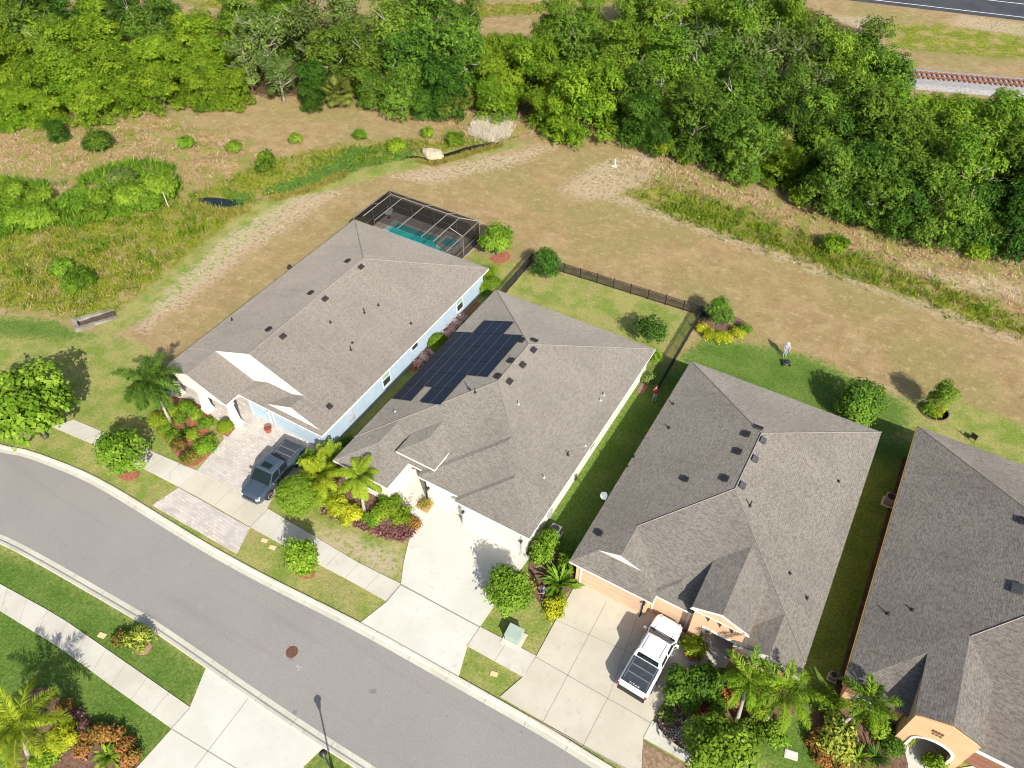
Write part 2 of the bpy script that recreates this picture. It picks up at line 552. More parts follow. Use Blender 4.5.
# lawn
lawn = mixc(t, maprange(t, n_mid, .36, .6), (.165, .225, .037), (.305, .285, .095))
lawn = mixc(t, maprange(t, noise(t, tc, .25, 5, .65, .5), .52, .66, 0, .8), lawn, (.31, .26, .11))
lawn = mixc(t, maprange(t, n_sm, .5, .72, 0, .45), lawn, (.13, .19, .03))
n_gr = noise(t, tc, 5.0, 4, .8)
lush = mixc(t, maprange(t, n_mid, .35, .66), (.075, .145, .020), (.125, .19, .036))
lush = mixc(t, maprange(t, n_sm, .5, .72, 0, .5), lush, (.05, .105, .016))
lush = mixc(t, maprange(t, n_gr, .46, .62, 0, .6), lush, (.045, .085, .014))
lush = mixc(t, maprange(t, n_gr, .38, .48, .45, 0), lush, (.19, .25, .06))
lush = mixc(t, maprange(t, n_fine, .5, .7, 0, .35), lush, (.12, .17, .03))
lawn = mixc(t, maprange(t, n_gr, .48, .64, 0, .5), lawn, (.10, .13, .03))
lawn = mixc(t, maprange(t, n_gr, .36, .48, .45, 0), lawn, (.34, .31, .13))
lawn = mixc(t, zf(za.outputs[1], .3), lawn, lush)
lawn = mixc(t, maprange(t, n_fine, .52, .72, 0, .4), lawn, (.09, .125, .025))
sand = mixc(t, maprange(t, n_sm, .38, .6), (.54, .47, .38), (.37, .29, .18))
col = mixc(t, zf(zb.outputs[0], .25), dry, straw)
col = mixc(t, zf(za.outputs[2], .25), col, marsh)
col = mixc(t, zf(za.outputs[0], .22), col, lawn)
col = mixc(t, math_(t, 'MULTIPLY', zf(zb.outputs[1], .2), maprange(t, n_sm, .42, .56)), col, sand)
col = mixc(t, zf(zb.outputs[2], .25), col, mixc(t, maprange(t, n_sm, .4, .6), (.12, .075, .035), (.06, .05, .02)))
t.links.new(col, b.inputs['Base Color'])
b.inputs['Roughness'].default_value = .95
b.inputs['Specular IOR Level'].default_value = .1
hgt = math_(t, 'ADD', n_sm, math_(t, 'MULTIPLY', n_fine, .6))
bump(t, b, hgt, .55, .12)
ground = part('ground', gme, None, m)
struct(ground)

# ---- paving materials
def paving(name, c1, c2, stain, jx=None):
    m, t, b = new_mat(name)
    tc = N(t, 'ShaderNodeTexCoord').outputs['Object']
    c = mixc(t, maprange(t, noise(t, tc, .35, 5, .6), .35, .65), c1, c2)
    c = mixc(t, maprange(t, noise(t, tc, 1.7, 6, .7, .4), .55, .72, 0, .75), c, stain)
    c = mixc(t, maprange(t, noise(t, tc, 30, 2), .4, .7, 0, .18), c, tuple(x * .7 for x in c1))
    t.links.new(c, b.inputs['Base Color'])
    b.inputs['Roughness'].default_value = .88
    b.inputs['Specular IOR Level'].default_value = .2
    bump(t, b, noise(t, tc, 40, 2), .15, .01)
    return m
CONC = paving('old_concrete', (.46, .43, .36), (.53, .50, .43), (.36, .33, .27))
WHITEC = paving('pale_concrete', (.51, .495, .43), (.555, .54, .475), (.445, .425, .36))
TANC = paving('warm_concrete', (.45, .41, .325), (.505, .465, .375), (.37, .33, .26))
KERBC = paving('kerb_concrete', (.52, .495, .41), (.45, .42, .34), (.30, .28, .23))
ASPH, t, b = new_mat('worn_asphalt')
tc = N(t, 'ShaderNodeTexCoord').outputs['Object']
c = mixc(t, maprange(t, noise(t, tc, .16, 5, .6), .3, .7), (.27, .252, .232), (.25, .233, .215))
c = mixc(t, maprange(t, noise(t, tc, 1.6, 6, .75, .6), .5, .75, 0, .5), c, (.30, .28, .25))
c = mixc(t, maprange(t, noise(t, tc, .8, 2, .3), .735, .76, 0, .5), c, (.12, .115, .11))
c = mixc(t, maprange(t, noise(t, tc, 11, 4, .8), .45, .62, 0, .4), c, (.15, .14, .13))
mp = N(t, 'ShaderNodeMapping'); mp.inputs['Scale'].default_value = (.05, .9, 1)
t.links.new(tc, mp.inputs[0])
c = mixc(t, maprange(t, noise(t, mp.outputs[0], 1.0, 4, .6, .3), .55, .70, 0, .16), c, (.15, .14, .132))
vn = N(t, 'ShaderNodeTexVoronoi', feature='DISTANCE_TO_EDGE'); vn.inputs['Scale'].default_value = .13
t.links.new(tc, vn.inputs['Vector'])
cr = math_(t, 'MULTIPLY', maprange(t, vn.outputs['Distance'], .001, .004, .25, 0), maprange(t, noise(t, tc, .5, 3), .45, .6, 0, .5))
c = mixc(t, cr, c, (.09, .085, .08))
t.links.new(c, b.inputs['Base Color'])
b.inputs['Roughness'].default_value = .9
b.inputs['Specular IOR Level'].default_value = .25
bump(t, b, noise(t, tc, 45, 2), .3, .01)

road_mb = MB()
def resample(p, n):
    L = [0]
    for a, b in zip(p, p[1:]): L.append(L[-1] + math.hypot(b[0] - a[0], b[1] - a[1]))
    out = []
    for i in range(n):
        s = L[-1] * i / (n - 1); k = 0
        while k < len(L) - 2 and L[k + 1] < s: k += 1
        f = (s - L[k]) / max(L[k + 1] - L[k], 1e-9)
        out.append((p[k][0] + (p[k + 1][0] - p[k][0]) * f, p[k][1] + (p[k + 1][1] - p[k][1]) * f))
    return out
na, fa = resample(near, 120), resample(far, 120)
for i in range(119):
    road_mb.add([(*fa[i], .012), (*fa[i + 1], .012), (*na[i + 1], .012), (*na[i], .012)], [(0, 1, 2, 3)])
struct(road_mb.build('road', ASPH))
def kerb(name, line, side):
    mb = MB()
    prof = [(-.02, .016), (.30, .02), (.42, .10), (.60, .125), (.66, .11), (.66, -.1)]
    rows = [[(x, y, z) for x, y in offset_line(line, side * d)] for d, z in prof]
    for a, b in zip(rows, rows[1:]):
        for i in range(len(line) - 1):
            mb.add([a[i], a[i + 1], b[i + 1], b[i]], [(0, 1, 2, 3)])
    return struct(mb.build(name, KERBC))
kerb('kerb', na, 1)
kerb('kerb', fa, -1)
KJ = []
for ln_, sd_ in ((near, 1), (far, -1)):
    q_ = resample(ln_, 62); o1, o2, o3 = offset_line(q_, 0), offset_line(q_, sd_ * .38), offset_line(q_, sd_ * .64)
    KJ += [(a_, b_, c_) for a_, b_, c_ in zip(o1, o2, o3)][1:-1]

DIRTJ = M('joint_dirt', (.31, .285, .235), rough=.95)
joint = MB()
KJS = True
def strip(a, b, w, z):
    a = Vector(a); b = Vector(b); d = (b - a).normalized(); s = Vector((-d.y, d.x)) * w / 2
    joint.add([(*(a + s), z), (*(a - s), z), (*(b - s), z), (*(b + s), z)], [(0, 1, 2, 3)])
for a_, b_, c_ in KJ:
    strip(a_, b_, .03, .032); strip(((b_[0] + c_[0]) / 2, (b_[1] + c_[1]) / 2), c_, .03, .134)
def jpx(p, q, w=.035, z=.068):
    strip(G(*p), G(*q), w, z)

def walk(name, nearp, innerp, mat, step=1.75, z=.06):
    a, b_ = GP(nearp), GP(innerp)
    L = math.hypot(a[-1][0] - a[0][0], a[-1][1] - a[0][1])
    n = max(2, int(L / step) + 1)
    ra, rb = resample(a, n), resample(b_, n)
    slab(name, ra + rb[::-1], -.05, z, mat)
    for i in range(1, n - 1):
        strip(ra[i], rb[i], .026, z + .006)
walk('sidewalk', [(52, 427), (97, 446), (136, 465), (179, 487)], [(74, 420), (100, 431), (148, 450), (197, 471)], CONC)
walk('sidewalk', [(179, 487), (212, 505), (250, 527)], [(197, 471), (230, 487), (268, 509)], TANC)
walk('sidewalk', [(250, 527), (300, 555), (341, 576), (386, 601)], [(268, 509), (320, 540), (362, 565), (401, 584)], CONC)
walk('sidewalk', [(467, 646), (523, 677)], [(480, 627), (536, 656)], CONC)
walk('sidewalk', [(643, 738), (682, 760), (800, 830)], [(652, 721), (692, 742), (800, 806)], CONC)
walk('sidewalk', [(-120, 545), (0, 611), (60, 648), (110, 685), (172, 729)], [(-120, 520), (0, 584), (60, 617), (125, 662), (191, 708)], CONC)

# driveways
slab('driveway', GP([(401, 584), (480, 627), (492, 609), (530, 557), (436, 503), (415, 484), (402, 505), (420, 524), (409, 541), (404, 562)]), -.05, .062, WHITEC)
slab('driveway_apron', GP([(401, 585.5), (480, 628), (467.5, 646), (458, 679), (359, 624), (387, 602)]), -.05, .058, WHITEC)
slab('driveway', GP([(578, 580), (662, 612), (692, 640), (690, 668), (672, 690), (652, 721), (643, 738), (641, 778), (500, 697), (523, 677), (536, 657)]), -.05, .060, TANC)
slab('driveway', GP([(207, 666), (190, 708), (172, 729), (128, 778), (120, 850), (290, 850), (304, 766), (324, 747)]), -.05, .058, WHITEC)
jpx((480, 627.3), (401, 584.7), .06); jpx((458, 680.5), (358, 624.6), .07)
jpx((536, 657.5), (650, 723), .06); jpx((557, 621), (650, 662)); jpx((606, 603), (540, 728)); jpx((609, 696), (581, 750)); jpx((643, 600), (609, 696)); jpx((497, 699.4), (641, 777), .07)
jpx((172, 729.5), (245, 774), .06); jpx((190, 708.5), (172, 728.5), .06); jpx((250, 697), (190, 775), .04); jpx((209, 668), (320, 744.5), .07)
jpx((652, 721), (643, 738), .06); jpx((268, 509.5), (250, 527.5), .06); jpx((386.5, 601.5), (401.5, 584.3), .06); jpx((480, 627), (467, 646.5), .06)
struct(joint.build('paving_joints', DIRTJ))
# block paving of the first house
PAV, t, b = new_mat('block_paving')
tc = N(t, 'ShaderNodeTexCoord').outputs['Object']
mp = N(t, 'ShaderNodeMapping'); mp.inputs['Rotation'].default_value = (0, 0, R(2)); t.links.new(tc, mp.inputs[0])
bt = N(t, 'ShaderNodeTexBrick'); t.links.new(mp.outputs[0], bt.inputs[0])
bt.inputs['Color1'].default_value = (.57, .50, .43, 1); bt.inputs['Color2'].default_value = (.40, .35, .31, 1); bt.inputs['Mortar'].default_value = (.26, .22, .18, 1)
bt.inputs['Scale'].default_value = 1; bt.inputs['Brick Width'].default_value = .46; bt.inputs['Row Height'].default_value = .25; bt.inputs['Mortar Size'].default_value = .012
c = mixc(t, maprange(t, noise(t, tc, 1.2, 5, .7), .4, .62, 0, .6), bt.outputs[0], (.50, .47, .43))
c = mixc(t, maprange(t, noise(t, tc, .35, 4), .4, .65, 0, .45), c, (.36, .345, .32))
t.links.new(c, b.inputs['Base Color']); b.inputs['Roughness'].default_value = .85
slab('paved_driveway', GP([(197, 471), (267, 509), (275, 492), (330, 456), (262, 404), (205, 375), (165, 372), (160, 392), (200, 405), (222, 424), (224, 440)]), -.05, .056, PAV)
slab('paved_apron', GP([(179, 488), (250, 528), (237, 554), (152, 505.5)]), -.05, .054, PAV)

# planting beds
MULCH_R = M('red_mulch', (.36, .13, .075), (.20, .08, .045), rough=.95, scale=6, bmp=.5, bscale=14, bdist=.05)
MULCH_B = M('brown_mulch', (.20, .11, .075), (.10, .06, .045), rough=.95, scale=6, bmp=.6, bscale=14, bdist=.05)
STONES = M('pale_gravel', (.62, .58, .52), (.28, .25, .21), rough=.9, scale=7, bmp=.6, bscale=10, bdist=.05)
def bed(pts, mat, z=.075, soft=True, name='planting_bed'):
    p = GP(pts)
    if soft: p = smooth_line(p + [p[0]], 2)[:-1]
    return slab(name, p, -.05, z, mat)
bed([(150, 420), (158, 432), (168, 444), (178, 458), (193, 471), (218, 446), (206, 434), (214, 416), (200, 405), (185, 398), (165, 398)], MULCH_R, .08)
bed([(215, 430.5), (228, 437.5), (237, 427), (223, 420)], MULCH_R, .08, False)
bed([(322, 512), (345, 520), (375, 533), (392, 540), (409, 541), (420, 524), (404, 507), (380, 480), (345, 455), (325, 470), (315, 495)], MULCH_B)
bed([(404, 506), (413, 490), (416, 492), (408, 508)], STONES, .085, False)
bed([(415, 507), (427, 514), (435, 503), (423, 497)], M('tan_mulch', (.46, .29, .11), (.33, .19, .07), scale=5), .09, False)
bed([(530, 560), (527, 585), (545, 612), (560, 600), (580, 580), (572, 560), (548, 548)], MULCH_B)
bed([(655, 720), (662, 735), (690, 755), (730, 775), (760, 760), (742, 740), (770, 725), (800, 715), (790, 690), (760, 690), (735, 668), (700, 668), (690, 675), (672, 692)], MULCH_B)
bed([(643, 741), (658, 750), (690, 768), (700, 800), (641, 800)], M('dry_bed', (.30, .21, .13), (.18, .115, .07), scale=4), .05, False)
bed([(806, 726), (815, 745), (830, 768), (900, 800), (912, 760), (880, 720), (845, 705), (815, 710)], MULCH_B)
bed([(30, 690), (48, 686), (62, 700), (80, 718), (100, 730), (122, 735), (142, 752), (136, 775), (60, 800), (0, 800)], MULCH_B)
bed([(132, 648), (138, 656), (150, 653), (153, 644), (146, 640)], M('pink_mulch', (.36, .22, .16), (.27, .15, .11), scale=6))
bed([(118, 477), (128, 482), (138, 479), (140, 472), (128, 470)], MULCH_R)
bed([(296, 575), (306, 580), (316, 578), (314, 571), (303, 569)], MULCH_R)
bed([(696, 320), (706, 333), (722, 340), (742, 338), (750, 327), (740, 318), (715, 312)], MULCH_B)
bed([(489, 259), (496, 264), (506, 263), (512, 256), (505, 250)], MULCH_R)
W_ = lambda x0, x1, y0, y1: [(x0, y0), (x1, y0), (x1, y1), (x0, y1)]
slab('planting_bed', W_(-33.75, -33.2, 38.5, 50), -.05, .05, MULCH_R)
slab('gravel_strip', W_(8.0, 8.5, 28, 51), -.05, .07, M('dark_soil', (.07, .055, .04), (.04, .035, .025), rough=1))
slab('entry_floor', W_(-1.6, 1.3, 25.6, 29.5), -.05, .068, CONC)
slab('planting_bed', W_(-14.4, -13.7, 46.6, 49.2), -.05, .05, M('dull_mulch', (.25, .15, .11), (.16, .10, .075), scale=6))
slab('entry_floor', W_(-26.3, -23.6, 25.8, 30.2), -.05, .066, WHITEC)
slab('entry_path', GP([(668, 640), (688, 632), (706, 650), (722, 668), (712, 680), (690, 664), (676, 668)]), -.05, .07, CONC)
slab('entry_path', GP([(893, 775), (905, 748), (935, 745), (950, 770), (980, 765), (1040, 790), (1040, 850), (890, 850)]), -.05, .062, WHITEC)

# main road and its verge far behind the wood
FARASPH = M('dark_asphalt', (.045, .046, .055), (.06, .06, .068), rough=.85, scale=.3)
PAINT = M('road_paint', (.75, .75, .72), rough=.6)
a, b2 = Vector(G(888, 5)), Vector(G(1024, 21)); d = (b2 - a).normalized(); nrm = Vector((-d.y, d.x))
L0, L1 = a - d * 400, a + d * 400
sheet('main_road', [tuple(L0), tuple(L1), tuple(L1 + nrm * 13), tuple(L0 + nrm * 13)], .03, FARASPH)
for o_ in (1.6, 8.4):
    sheet('road_line', [tuple(L0 + nrm * o_), tuple(L1 + nrm * o_), tuple(L1 + nrm * (o_ + .22)), tuple(L0 + nrm * (o_ + .22))], .036, PAINT)
BALL = M('ballast', (.36, .345, .33), (.24, .23, .22), rough=.95, scale=4, bmp=.6, bscale=9, bdist=.06)
ra, rb_ = Vector(G(905, 76)), Vector(G(1024, 86)); rd = (rb_ - ra).normalized(); rn = Vector((-rd.y, rd.x))
r0, r1 = ra - rd * 26, ra + rd * 40
c_ = [r0 - rn * 4.2, r1 - rn * 4.2, r1 + rn * 2.6, r0 + rn * 2.6]
mb = MB()
mb.add([(*(r0 - rn * 4.4), 0), (*(r1 - rn * 4.4), 0), (*(r1 - rn * 3.2), .3), (*(r0 - rn * 3.2), .3), (*(r1 + rn * 1.9), .3), (*(r0 + rn * 1.9), .3), (*(r1 + rn * 3.0), 0), (*(r0 + rn * 3.0), 0)],
       [(0, 1, 2, 3), (3, 2, 4, 5), (5, 4, 6, 7)])
struct(mb.build('ballast_bed', BALL))
RUST = M('rusty_steel', (.27, .10, .045), (.18, .07, .035), rough=.7, scale=3)
TIE = M('brown_sleeper', (.20, .085, .055), (.13, .06, .04), rough=.9, scale=2)
rail = thing('railway_track', 'rusty railway track on grey ballast behind the wood', 'railway', (r0.x, r0.y, .3), math.atan2(rd.y, rd.x))
Lr = (r1 - r0).length
for s_ in (-.75, .75):
    MB().box(0, Lr, s_ - .045, s_ + .045, .12, .26).build('rail', RUST, rail)
tie0 = None
for k in range(int(Lr / .72)):
    if tie0 is None:
        tie0 = MB().box(-.12, .12, -1.35, 1.35, -.06, .12).build('sleeper', TIE, rail); tie0.location = (.3, 0, 0)
    else:
        c = tie0.copy(); COL.objects.link(c); c.parent = rail; c.location = (.3 + k * .72, 0, 0)
# standing water
WATER, t, b = new_mat('dark_water')
b.inputs['Base Color'].default_value = (.012, .016, .014, 1); b.inputs['Roughness'].default_value = .08
ALGAE = M('algae_water', (.05, .15, .045), (.09, .19, .05), rough=.5, scale=1.2)
sheet('pond_water', smooth_line(GP([(196, 199), (208, 197), (226, 199), (246, 200), (244, 206), (228, 209), (212, 207), (200, 203)]), 2), .02, WATER)
sheet('stream_water', smooth_line(GP([(262, 196), (285, 187), (302, 182), (318, 175), (334, 167), (345, 163), (346, 166), (335, 172), (318, 180), (300, 188), (285, 192)]), 2), .02, WATER)
sheet('stream_water', smooth_line(GP([(418, 157), (430, 158), (452, 152), (470, 146), (500, 141), (498, 144), (470, 150), (450, 156), (430, 162)]), 1), .022, WATER)
sheet('stream_water', smooth_line(GP([(344, 163), (360, 158), (385, 156), (420, 156), (421, 158), (385, 159), (362, 161), (346, 166)]), 2), .024, WATER)
# ------------------------------------------------------------------ HOUSES
SL = 0.40
ZE = 2.9

def shingle(name, c1, c2, c3):
    m, t, b = new_mat(name)
    uv = N(t, 'ShaderNodeUVMap', uv_map='UVMap').outputs[0]
    tc = N(t, 'ShaderNodeTexCoord').outputs['Object']
    bt = N(t, 'ShaderNodeTexBrick'); t.links.new(uv, bt.inputs[0])
    bt.offset = .37; bt.offset_frequency = 2
    bt.inputs['Color1'].default_value = rgb(c1); bt.inputs['Color2'].default_value = rgb(c2); bt.inputs['Mortar'].default_value = rgb(tuple(x * .45 for x in c2))
    bt.inputs['Scale'].default_value = 1.0; bt.inputs['Brick Width'].default_value = .34; bt.inputs['Row Height'].default_value = .155; bt.inputs['Mortar Size'].default_value = .010; bt.inputs['Bias'].default_value = 0.05
    bt.inputs['Mortar Smooth'].default_value = .3
    mq = N(t, 'ShaderNodeMapping'); mq.inputs['Scale'].default_value = (3.4, 6.4, 1); t.links.new(uv, mq.inputs[0])
    blot = noise(t, mq.outputs[0], 1.0, 3, .65)
    c = mixc(t, maprange(t, blot, .40, .62, 0, .6), bt.outputs[0], c3)
    c = mixc(t, maprange(t, noise(t, tc, 4.2, 3, .6), .52, .68, 0, .38), c, tuple(x * .62 for x in c2))
    c = mixc(t, maprange(t, noise(t, tc, .22, 4, .6), .38, .68, 0, .3), c, tuple(x * .72 for x in c2))
    mp = N(t, 'ShaderNodeMapping'); mp.inputs['Scale'].default_value = (1.6, .14, 1); t.links.new(uv, mp.inputs[0])
    c = mixc(t, maprange(t, noise(t, mp.outputs[0], 1.0, 4), .55, .72, 0, .22), c, tuple(x * .55 for x in c2))
    t.links.new(c, b.inputs['Base Color'])
    b.inputs['Roughness'].default_value = .92; b.inputs['Specular IOR Level'].default_value = .2
    if 'Diffuse Roughness' in b.inputs: b.inputs['Diffuse Roughness'].default_value = 1.0
    h = math_(t, 'ADD', math_(t, 'MULTIPLY', bt.outputs['Fac'], -.6), math_(t, 'MULTIPLY', blot, .6))
    bump(t, b, h, .55, .03)
    return m
SH_A = shingle('brown_shingles', (.215, .193, .168), (.172, .153, .132), (.24, .216, .189))
SH_B = shingle('grey_shingles', (.222, .205, .177), (.172, .157, .134), (.25, .231, .202))
SH_C = shingle('taupe_shingles', (.225, .205, .177), (.164, .148, .127), (.258, .236, .206))
SH_D = shingle('dark_taupe_shingles', (.225, .201, .174), (.15, .133, .114), (.262, .238, .206))

def stucco(name, c, c2=None, rough=.9):
    return M(name, c, c2 or tuple(x * .92 for x in c), rough=rough, scale=1.1, bmp=.15, bscale=35, bdist=.01)
BLUE = stucco('pale_blue_stucco', (.35, .43, .50), (.31, .395, .47))
WHITE = stucco('white_stucco', (.62, .595, .53), (.585, .56, .495))
PEACH = stucco('peach_stucco', (.68, .43, .265), (.63, .39, .235))
ORANGE = stucco('orange_stucco', (.62, .39, .225), (.575, .355, .2))
TRIMW = M('white_trim', (.70, .68, .62), (.65, .63, .57), rough=.6, scale=2)
TRIMG = M('brown_trim', (.16, .09, .05), (.13, .075, .045), rough=.6)
DOORB = M('pale_blue_door', (.40, .49, .56), (.37, .46, .53), rough=.6)
DOORW = M('white_door', (.66, .64, .585), (.63, .61, .555), rough=.6)
DOORP = M('tan_door', (.62, .41, .27), (.58, .38, .25), rough=.6)
DOORBR = M('brown_door', (.22, .105, .065), (.2, .095, .06), rough=.6)
for _n, _c in (('pale_blue_door', (.40, .53, .64)), ('white_door', (.58, .56, .51)), ('tan_door', (.62, .41, .27)), ('brown_door', (.22, .105, .065))): M(_n + '_groove', tuple(q * .72 for q in _c), rough=.8)
GLASS, t, b = new_mat('window_glass')
b.inputs['Base Color'].default_value = (.03, .04, .045, 1); b.inputs['Roughness'].default_value = .06; b.inputs['Specular IOR Level'].default_value = .8
GREENGL = M('green_shade', (.25, .42, .30), (.22, .38, .28), rough=.25)
VENT = M('dark_vent_metal', (.022, .02, .019), (.035, .032, .03), rough=.85, scale=8)
VENTG = M('grey_vent_metal', (.085, .082, .088), (.06, .058, .062), rough=.6, scale=6)
LEAD = M('lead_pipe', (.42, .42, .42), (.3, .3, .3), rough=.5)
BLACKM = M('black_metal', (.018, .018, .02), (.028, .028, .03), rough=.45)
CAPM = M('ridge_shingle', (.275, .245, .205), (.215, .19, .16), rough=.95, scale=7)
INSIDE = M('shaded_interior', (.22, .20, .20), (.19, .17, .17), rough=.9)

def roof_solid(mb, caps, x0, x1, y0, y1, ze=ZE, front='hip', back='hip', k=0, s=SL, drop=.2, cut=0.0):
    e = .005 * k
    x0 += e; x1 -= e; y0 += e * .5; ze -= .006 * k
    h = (x1 - x0) / 2; xm = (x0 + x1) / 2; zr = ze + s * h
    yf = y0 + h if front == 'hip' else y0
    yb = y1 - h if back == 'hip' else y1
    v = [(x0, y0, ze), (x1, y0, ze), (x1, y1, ze), (x0, y1, ze), (xm, yf, zr), (xm, yb, zr),
         (x0, y0, ze - drop), (x1, y0, ze - drop), (x1, y1, ze - drop), (x0, y1, ze - drop)]
    mb.add(v, [(0, 4, 5, 3), (1, 2, 5, 4)], 0)
    o = len(mb.v) - 10
    def f(ix, mi): mb.f.append([o + i for i in ix]); mb.m.append(mi)
    f((0, 1, 4), 0 if front == 'hip' else 1)
    f((2, 3, 5), 0 if back == 'hip' else 1)
    for q in ((0, 6, 7, 1), (1, 7, 8, 2), (2, 8, 9, 3), (3, 9, 6, 0)): f(q, 1)
    f((6, 9, 8, 7), 1)
    if caps is not None:
        lift = Vector((0, 0, .015))
        segs = []
        if front == 'hip': segs += [((x0 + cut, y0 + cut, ze + s * cut), (xm, yf, zr)), ((x1, y0, ze), (xm, yf, zr))]
        if back == 'hip': segs += [((x0, y1, ze), (xm, yb, zr)), ((x1, y1, ze), (xm, yb, zr))]
        segs.append(((xm, yf, zr), (xm, yb, zr)))
        for a, b_ in segs:
            caps.tube([Vector(a) + lift, Vector(b_) + lift], .035, 4)
    return dict(x0=x0, x1=x1, y0=y0, y1=y1, ze=ze, zr=zr, xm=xm)

def on_plane(px, py, kind, edge, ze=ZE, off=0.0, s=SL):
    z = ze + 1.2
    for _ in range(40):
        x, y = G(px, py, z)
        d = {'L': x - edge, 'R': edge - x, 'F': y - edge, 'B': edge - y}[kind]
        z = ze + s * d + off
    return Vector((x, y, z))
TILT = math.atan(SL)
ROT = {'L': (0, -TILT), 'R': (0, TILT), 'F': (TILT, 0), 'B': (-TILT, 0)}

def at_base(o, root):
    """an object made in world space goes under a root standing away from the origin"""
    o.location = Vector(o.location) - Vector(root.location)
    return o

VENT_ME = {}
def roof_vent(roof, root, px, py, kind, edge, mat=None, size=(.50, .40, .12)):
    p = on_plane(px, py, kind, edge)
    key = (kind, (mat or VENT).name, size)
    if key not in VENT_ME:
        mb = MB()
        rx, ry = ROT[kind]
        a, b_, c = size
        up = {'L': (-1, 0), 'R': (1, 0), 'F': (0, -1), 'B': (0, 1)}[kind]
        sx, sy = (b_, a) if kind in 'LR' else (a, b_)
        mb.obox((0, 0, .05), (sx, sy, .10), 0, rx, ry)
        n = Matrix.Rotation(ry, 3, 'Y') @ Matrix.Rotation(rx, 3, 'X') @ Vector((0, 0, 1))
        mb.obox(tuple(n * .13), (sx * 1.12, sy * 1.12, .05), 0, rx, ry)
        me = mb.mesh('roof_vent'); me.materials.append(mat or VENT)
        VENT_ME[key] = me
    o = part('roof_vent', VENT_ME[key], roof)
    o.location = p - Vector(root.location)
    return o

def roof_pipe(roof, root, px, py, kind, edge, mat=None, r=.045, h=.35, flash=True):
    p = on_plane(px, py, kind, edge)
    rx, ry = ROT[kind]
    key = ('pipe', kind, (mat or VENT).name, r, h)
    if key not in VENT_ME:
        mb = MB()
        mb.lathe([(r, -.1), (r, h), (r * .7, h), (r * .7, h - .06)], n=10)
        if flash: mb.obox((0, 0, .02), (.2, .24, .02), 0, rx, ry)
        mb.lathe([(r * 1.9, -.05), (r * 1.5, .1), (r, .14)], n=10)
        me = mb.mesh('vent_pipe', smooth=False); me.materials.append(mat or VENT)
        VENT_ME[key] = me
    o = part('vent_pipe', VENT_ME[key], roof)
    o.location = p - Vector(root.location)

def opening_front(root, x0, x1, y, z0, z1, kind, mat, frame=TRIMW):
    """garage door or window on a wall facing -y at world y"""
    ox, oy, _ = root.location
    if kind == 'garage':
        d = MB().box(x0, x1, y - .03, y + .06, z0, z1)
        o = d.build('garage_door', mat, root, world=True)
        g = MB()
        n = 4
        for i in range(1, n): 
            zz = z0 + (z1 - z0) * i / n
            g.box(x0 + .01, x1 - .01, y - .036, y + .0, zz - .012, zz + .012)
        nc = max(2, int((x1 - x0) / .62))
        for i in range(nc):
            xa = x0 + (x1 - x0) * (i + .1) / nc; xb = x0 + (x1 - x0) * (i + .9) / nc
            for j in range(n):
                za = z0 + (z1 - z0) * (j + .15) / n; zb = z0 + (z1 - z0) * (j + .85) / n
                g.box(xa, xb, y - .034, y, za, za + .012); g.box(xa, xb, y - .034, y, zb - .012, zb)
        g.build('panel_groove', MATS[mat.name + '_groove'], o, world=False).location = (-ox, -oy, 0)
        t_ = MB().box(x0 - .14, x0, y - .05, y + .05, 0, z1 + .14).box(x1, x1 + .14, y - .05, y + .05, 0, z1 + .14).box(x0, x1, y - .05, y + .05, z1, z1 + .14)
        t_.build('door_trim', frame, root, world=True)
        return o
    f = MB().box(x0 - .1, x1 + .1, y - .07, y + .05, z0 - .12, z0).box(x0 - .1, x1 + .1, y - .05, y + .05, z1, z1 + .1).box(x0 - .1, x0, y - .05, y + .05, z0, z1).box(x1, x1 + .1, y - .05, y + .05, z0, z1)
    zm = (z0 + z1) / 2
    f.box(x0, x1, y - .045, y + .05, zm - .025, zm + .025)
    fo = f.build('window', frame, root, world=True)
    MB().box(x0, x1, y - .015, y + .05, z0, z1).build('pane', GLASS, fo).location = (-ox, -oy, 0)
    return fo

def side_window(root, x, y0, y1, z0, z1, frame=TRIMW, upper=None):
    """window on a wall facing +x"""
    ox, oy, _ = root.location
    zm = (z0 + z1) / 2
    f = MB().box(x - .05, x + .06, y0 - .08, y1 + .08, z0 - .1, z0).box(x - .05, x + .05, y0 - .08, y1 + .08, z1, z1 + .08).box(x - .05, x + .05, y0 - .08, y0, z0, z1).box(x - .05, x + .05, y1, y1 + .08, z0, z1).box(x - .05, x + .045, y0, y1, zm - .03, zm + .03)
    fo = f.build('window', frame, root, world=True)
    MB().box(x - .05, x + .02, y0, y1, z0, zm - .03).build('pane', GLASS, fo).location = (-ox, -oy, 0)
    MB().box(x - .05, x + .02, y0, y1, zm + .03, z1).build('pane', upper or GLASS, fo).location = (-ox, -oy, 0)

def wall_lamp(root, x, y, z):
    MB().box(-.06, .06, -.03, .06, -.12, .12).lathe([(.02, .1), (.08, .12), (.11, .30), (.02, .42)], (0, -.14, -.2), 8).build('wall_lamp', BLACKM, root).location = (x - root.location.x, y - root.location.y, z)

def downspout(root, x, y, z1, mat=TRIMW):
    MB().box(x - .05, x + .05, y - .09, y, .05, z1).box(x - .05, x + .05, y - .28, y, .0, .08).build('downspout', mat, root, world=True)

def walls(root, fp, mat, z1=ZE - .21):
    return MB().prism(fp, -.2, z1).build('wall', mat, root, world=True)

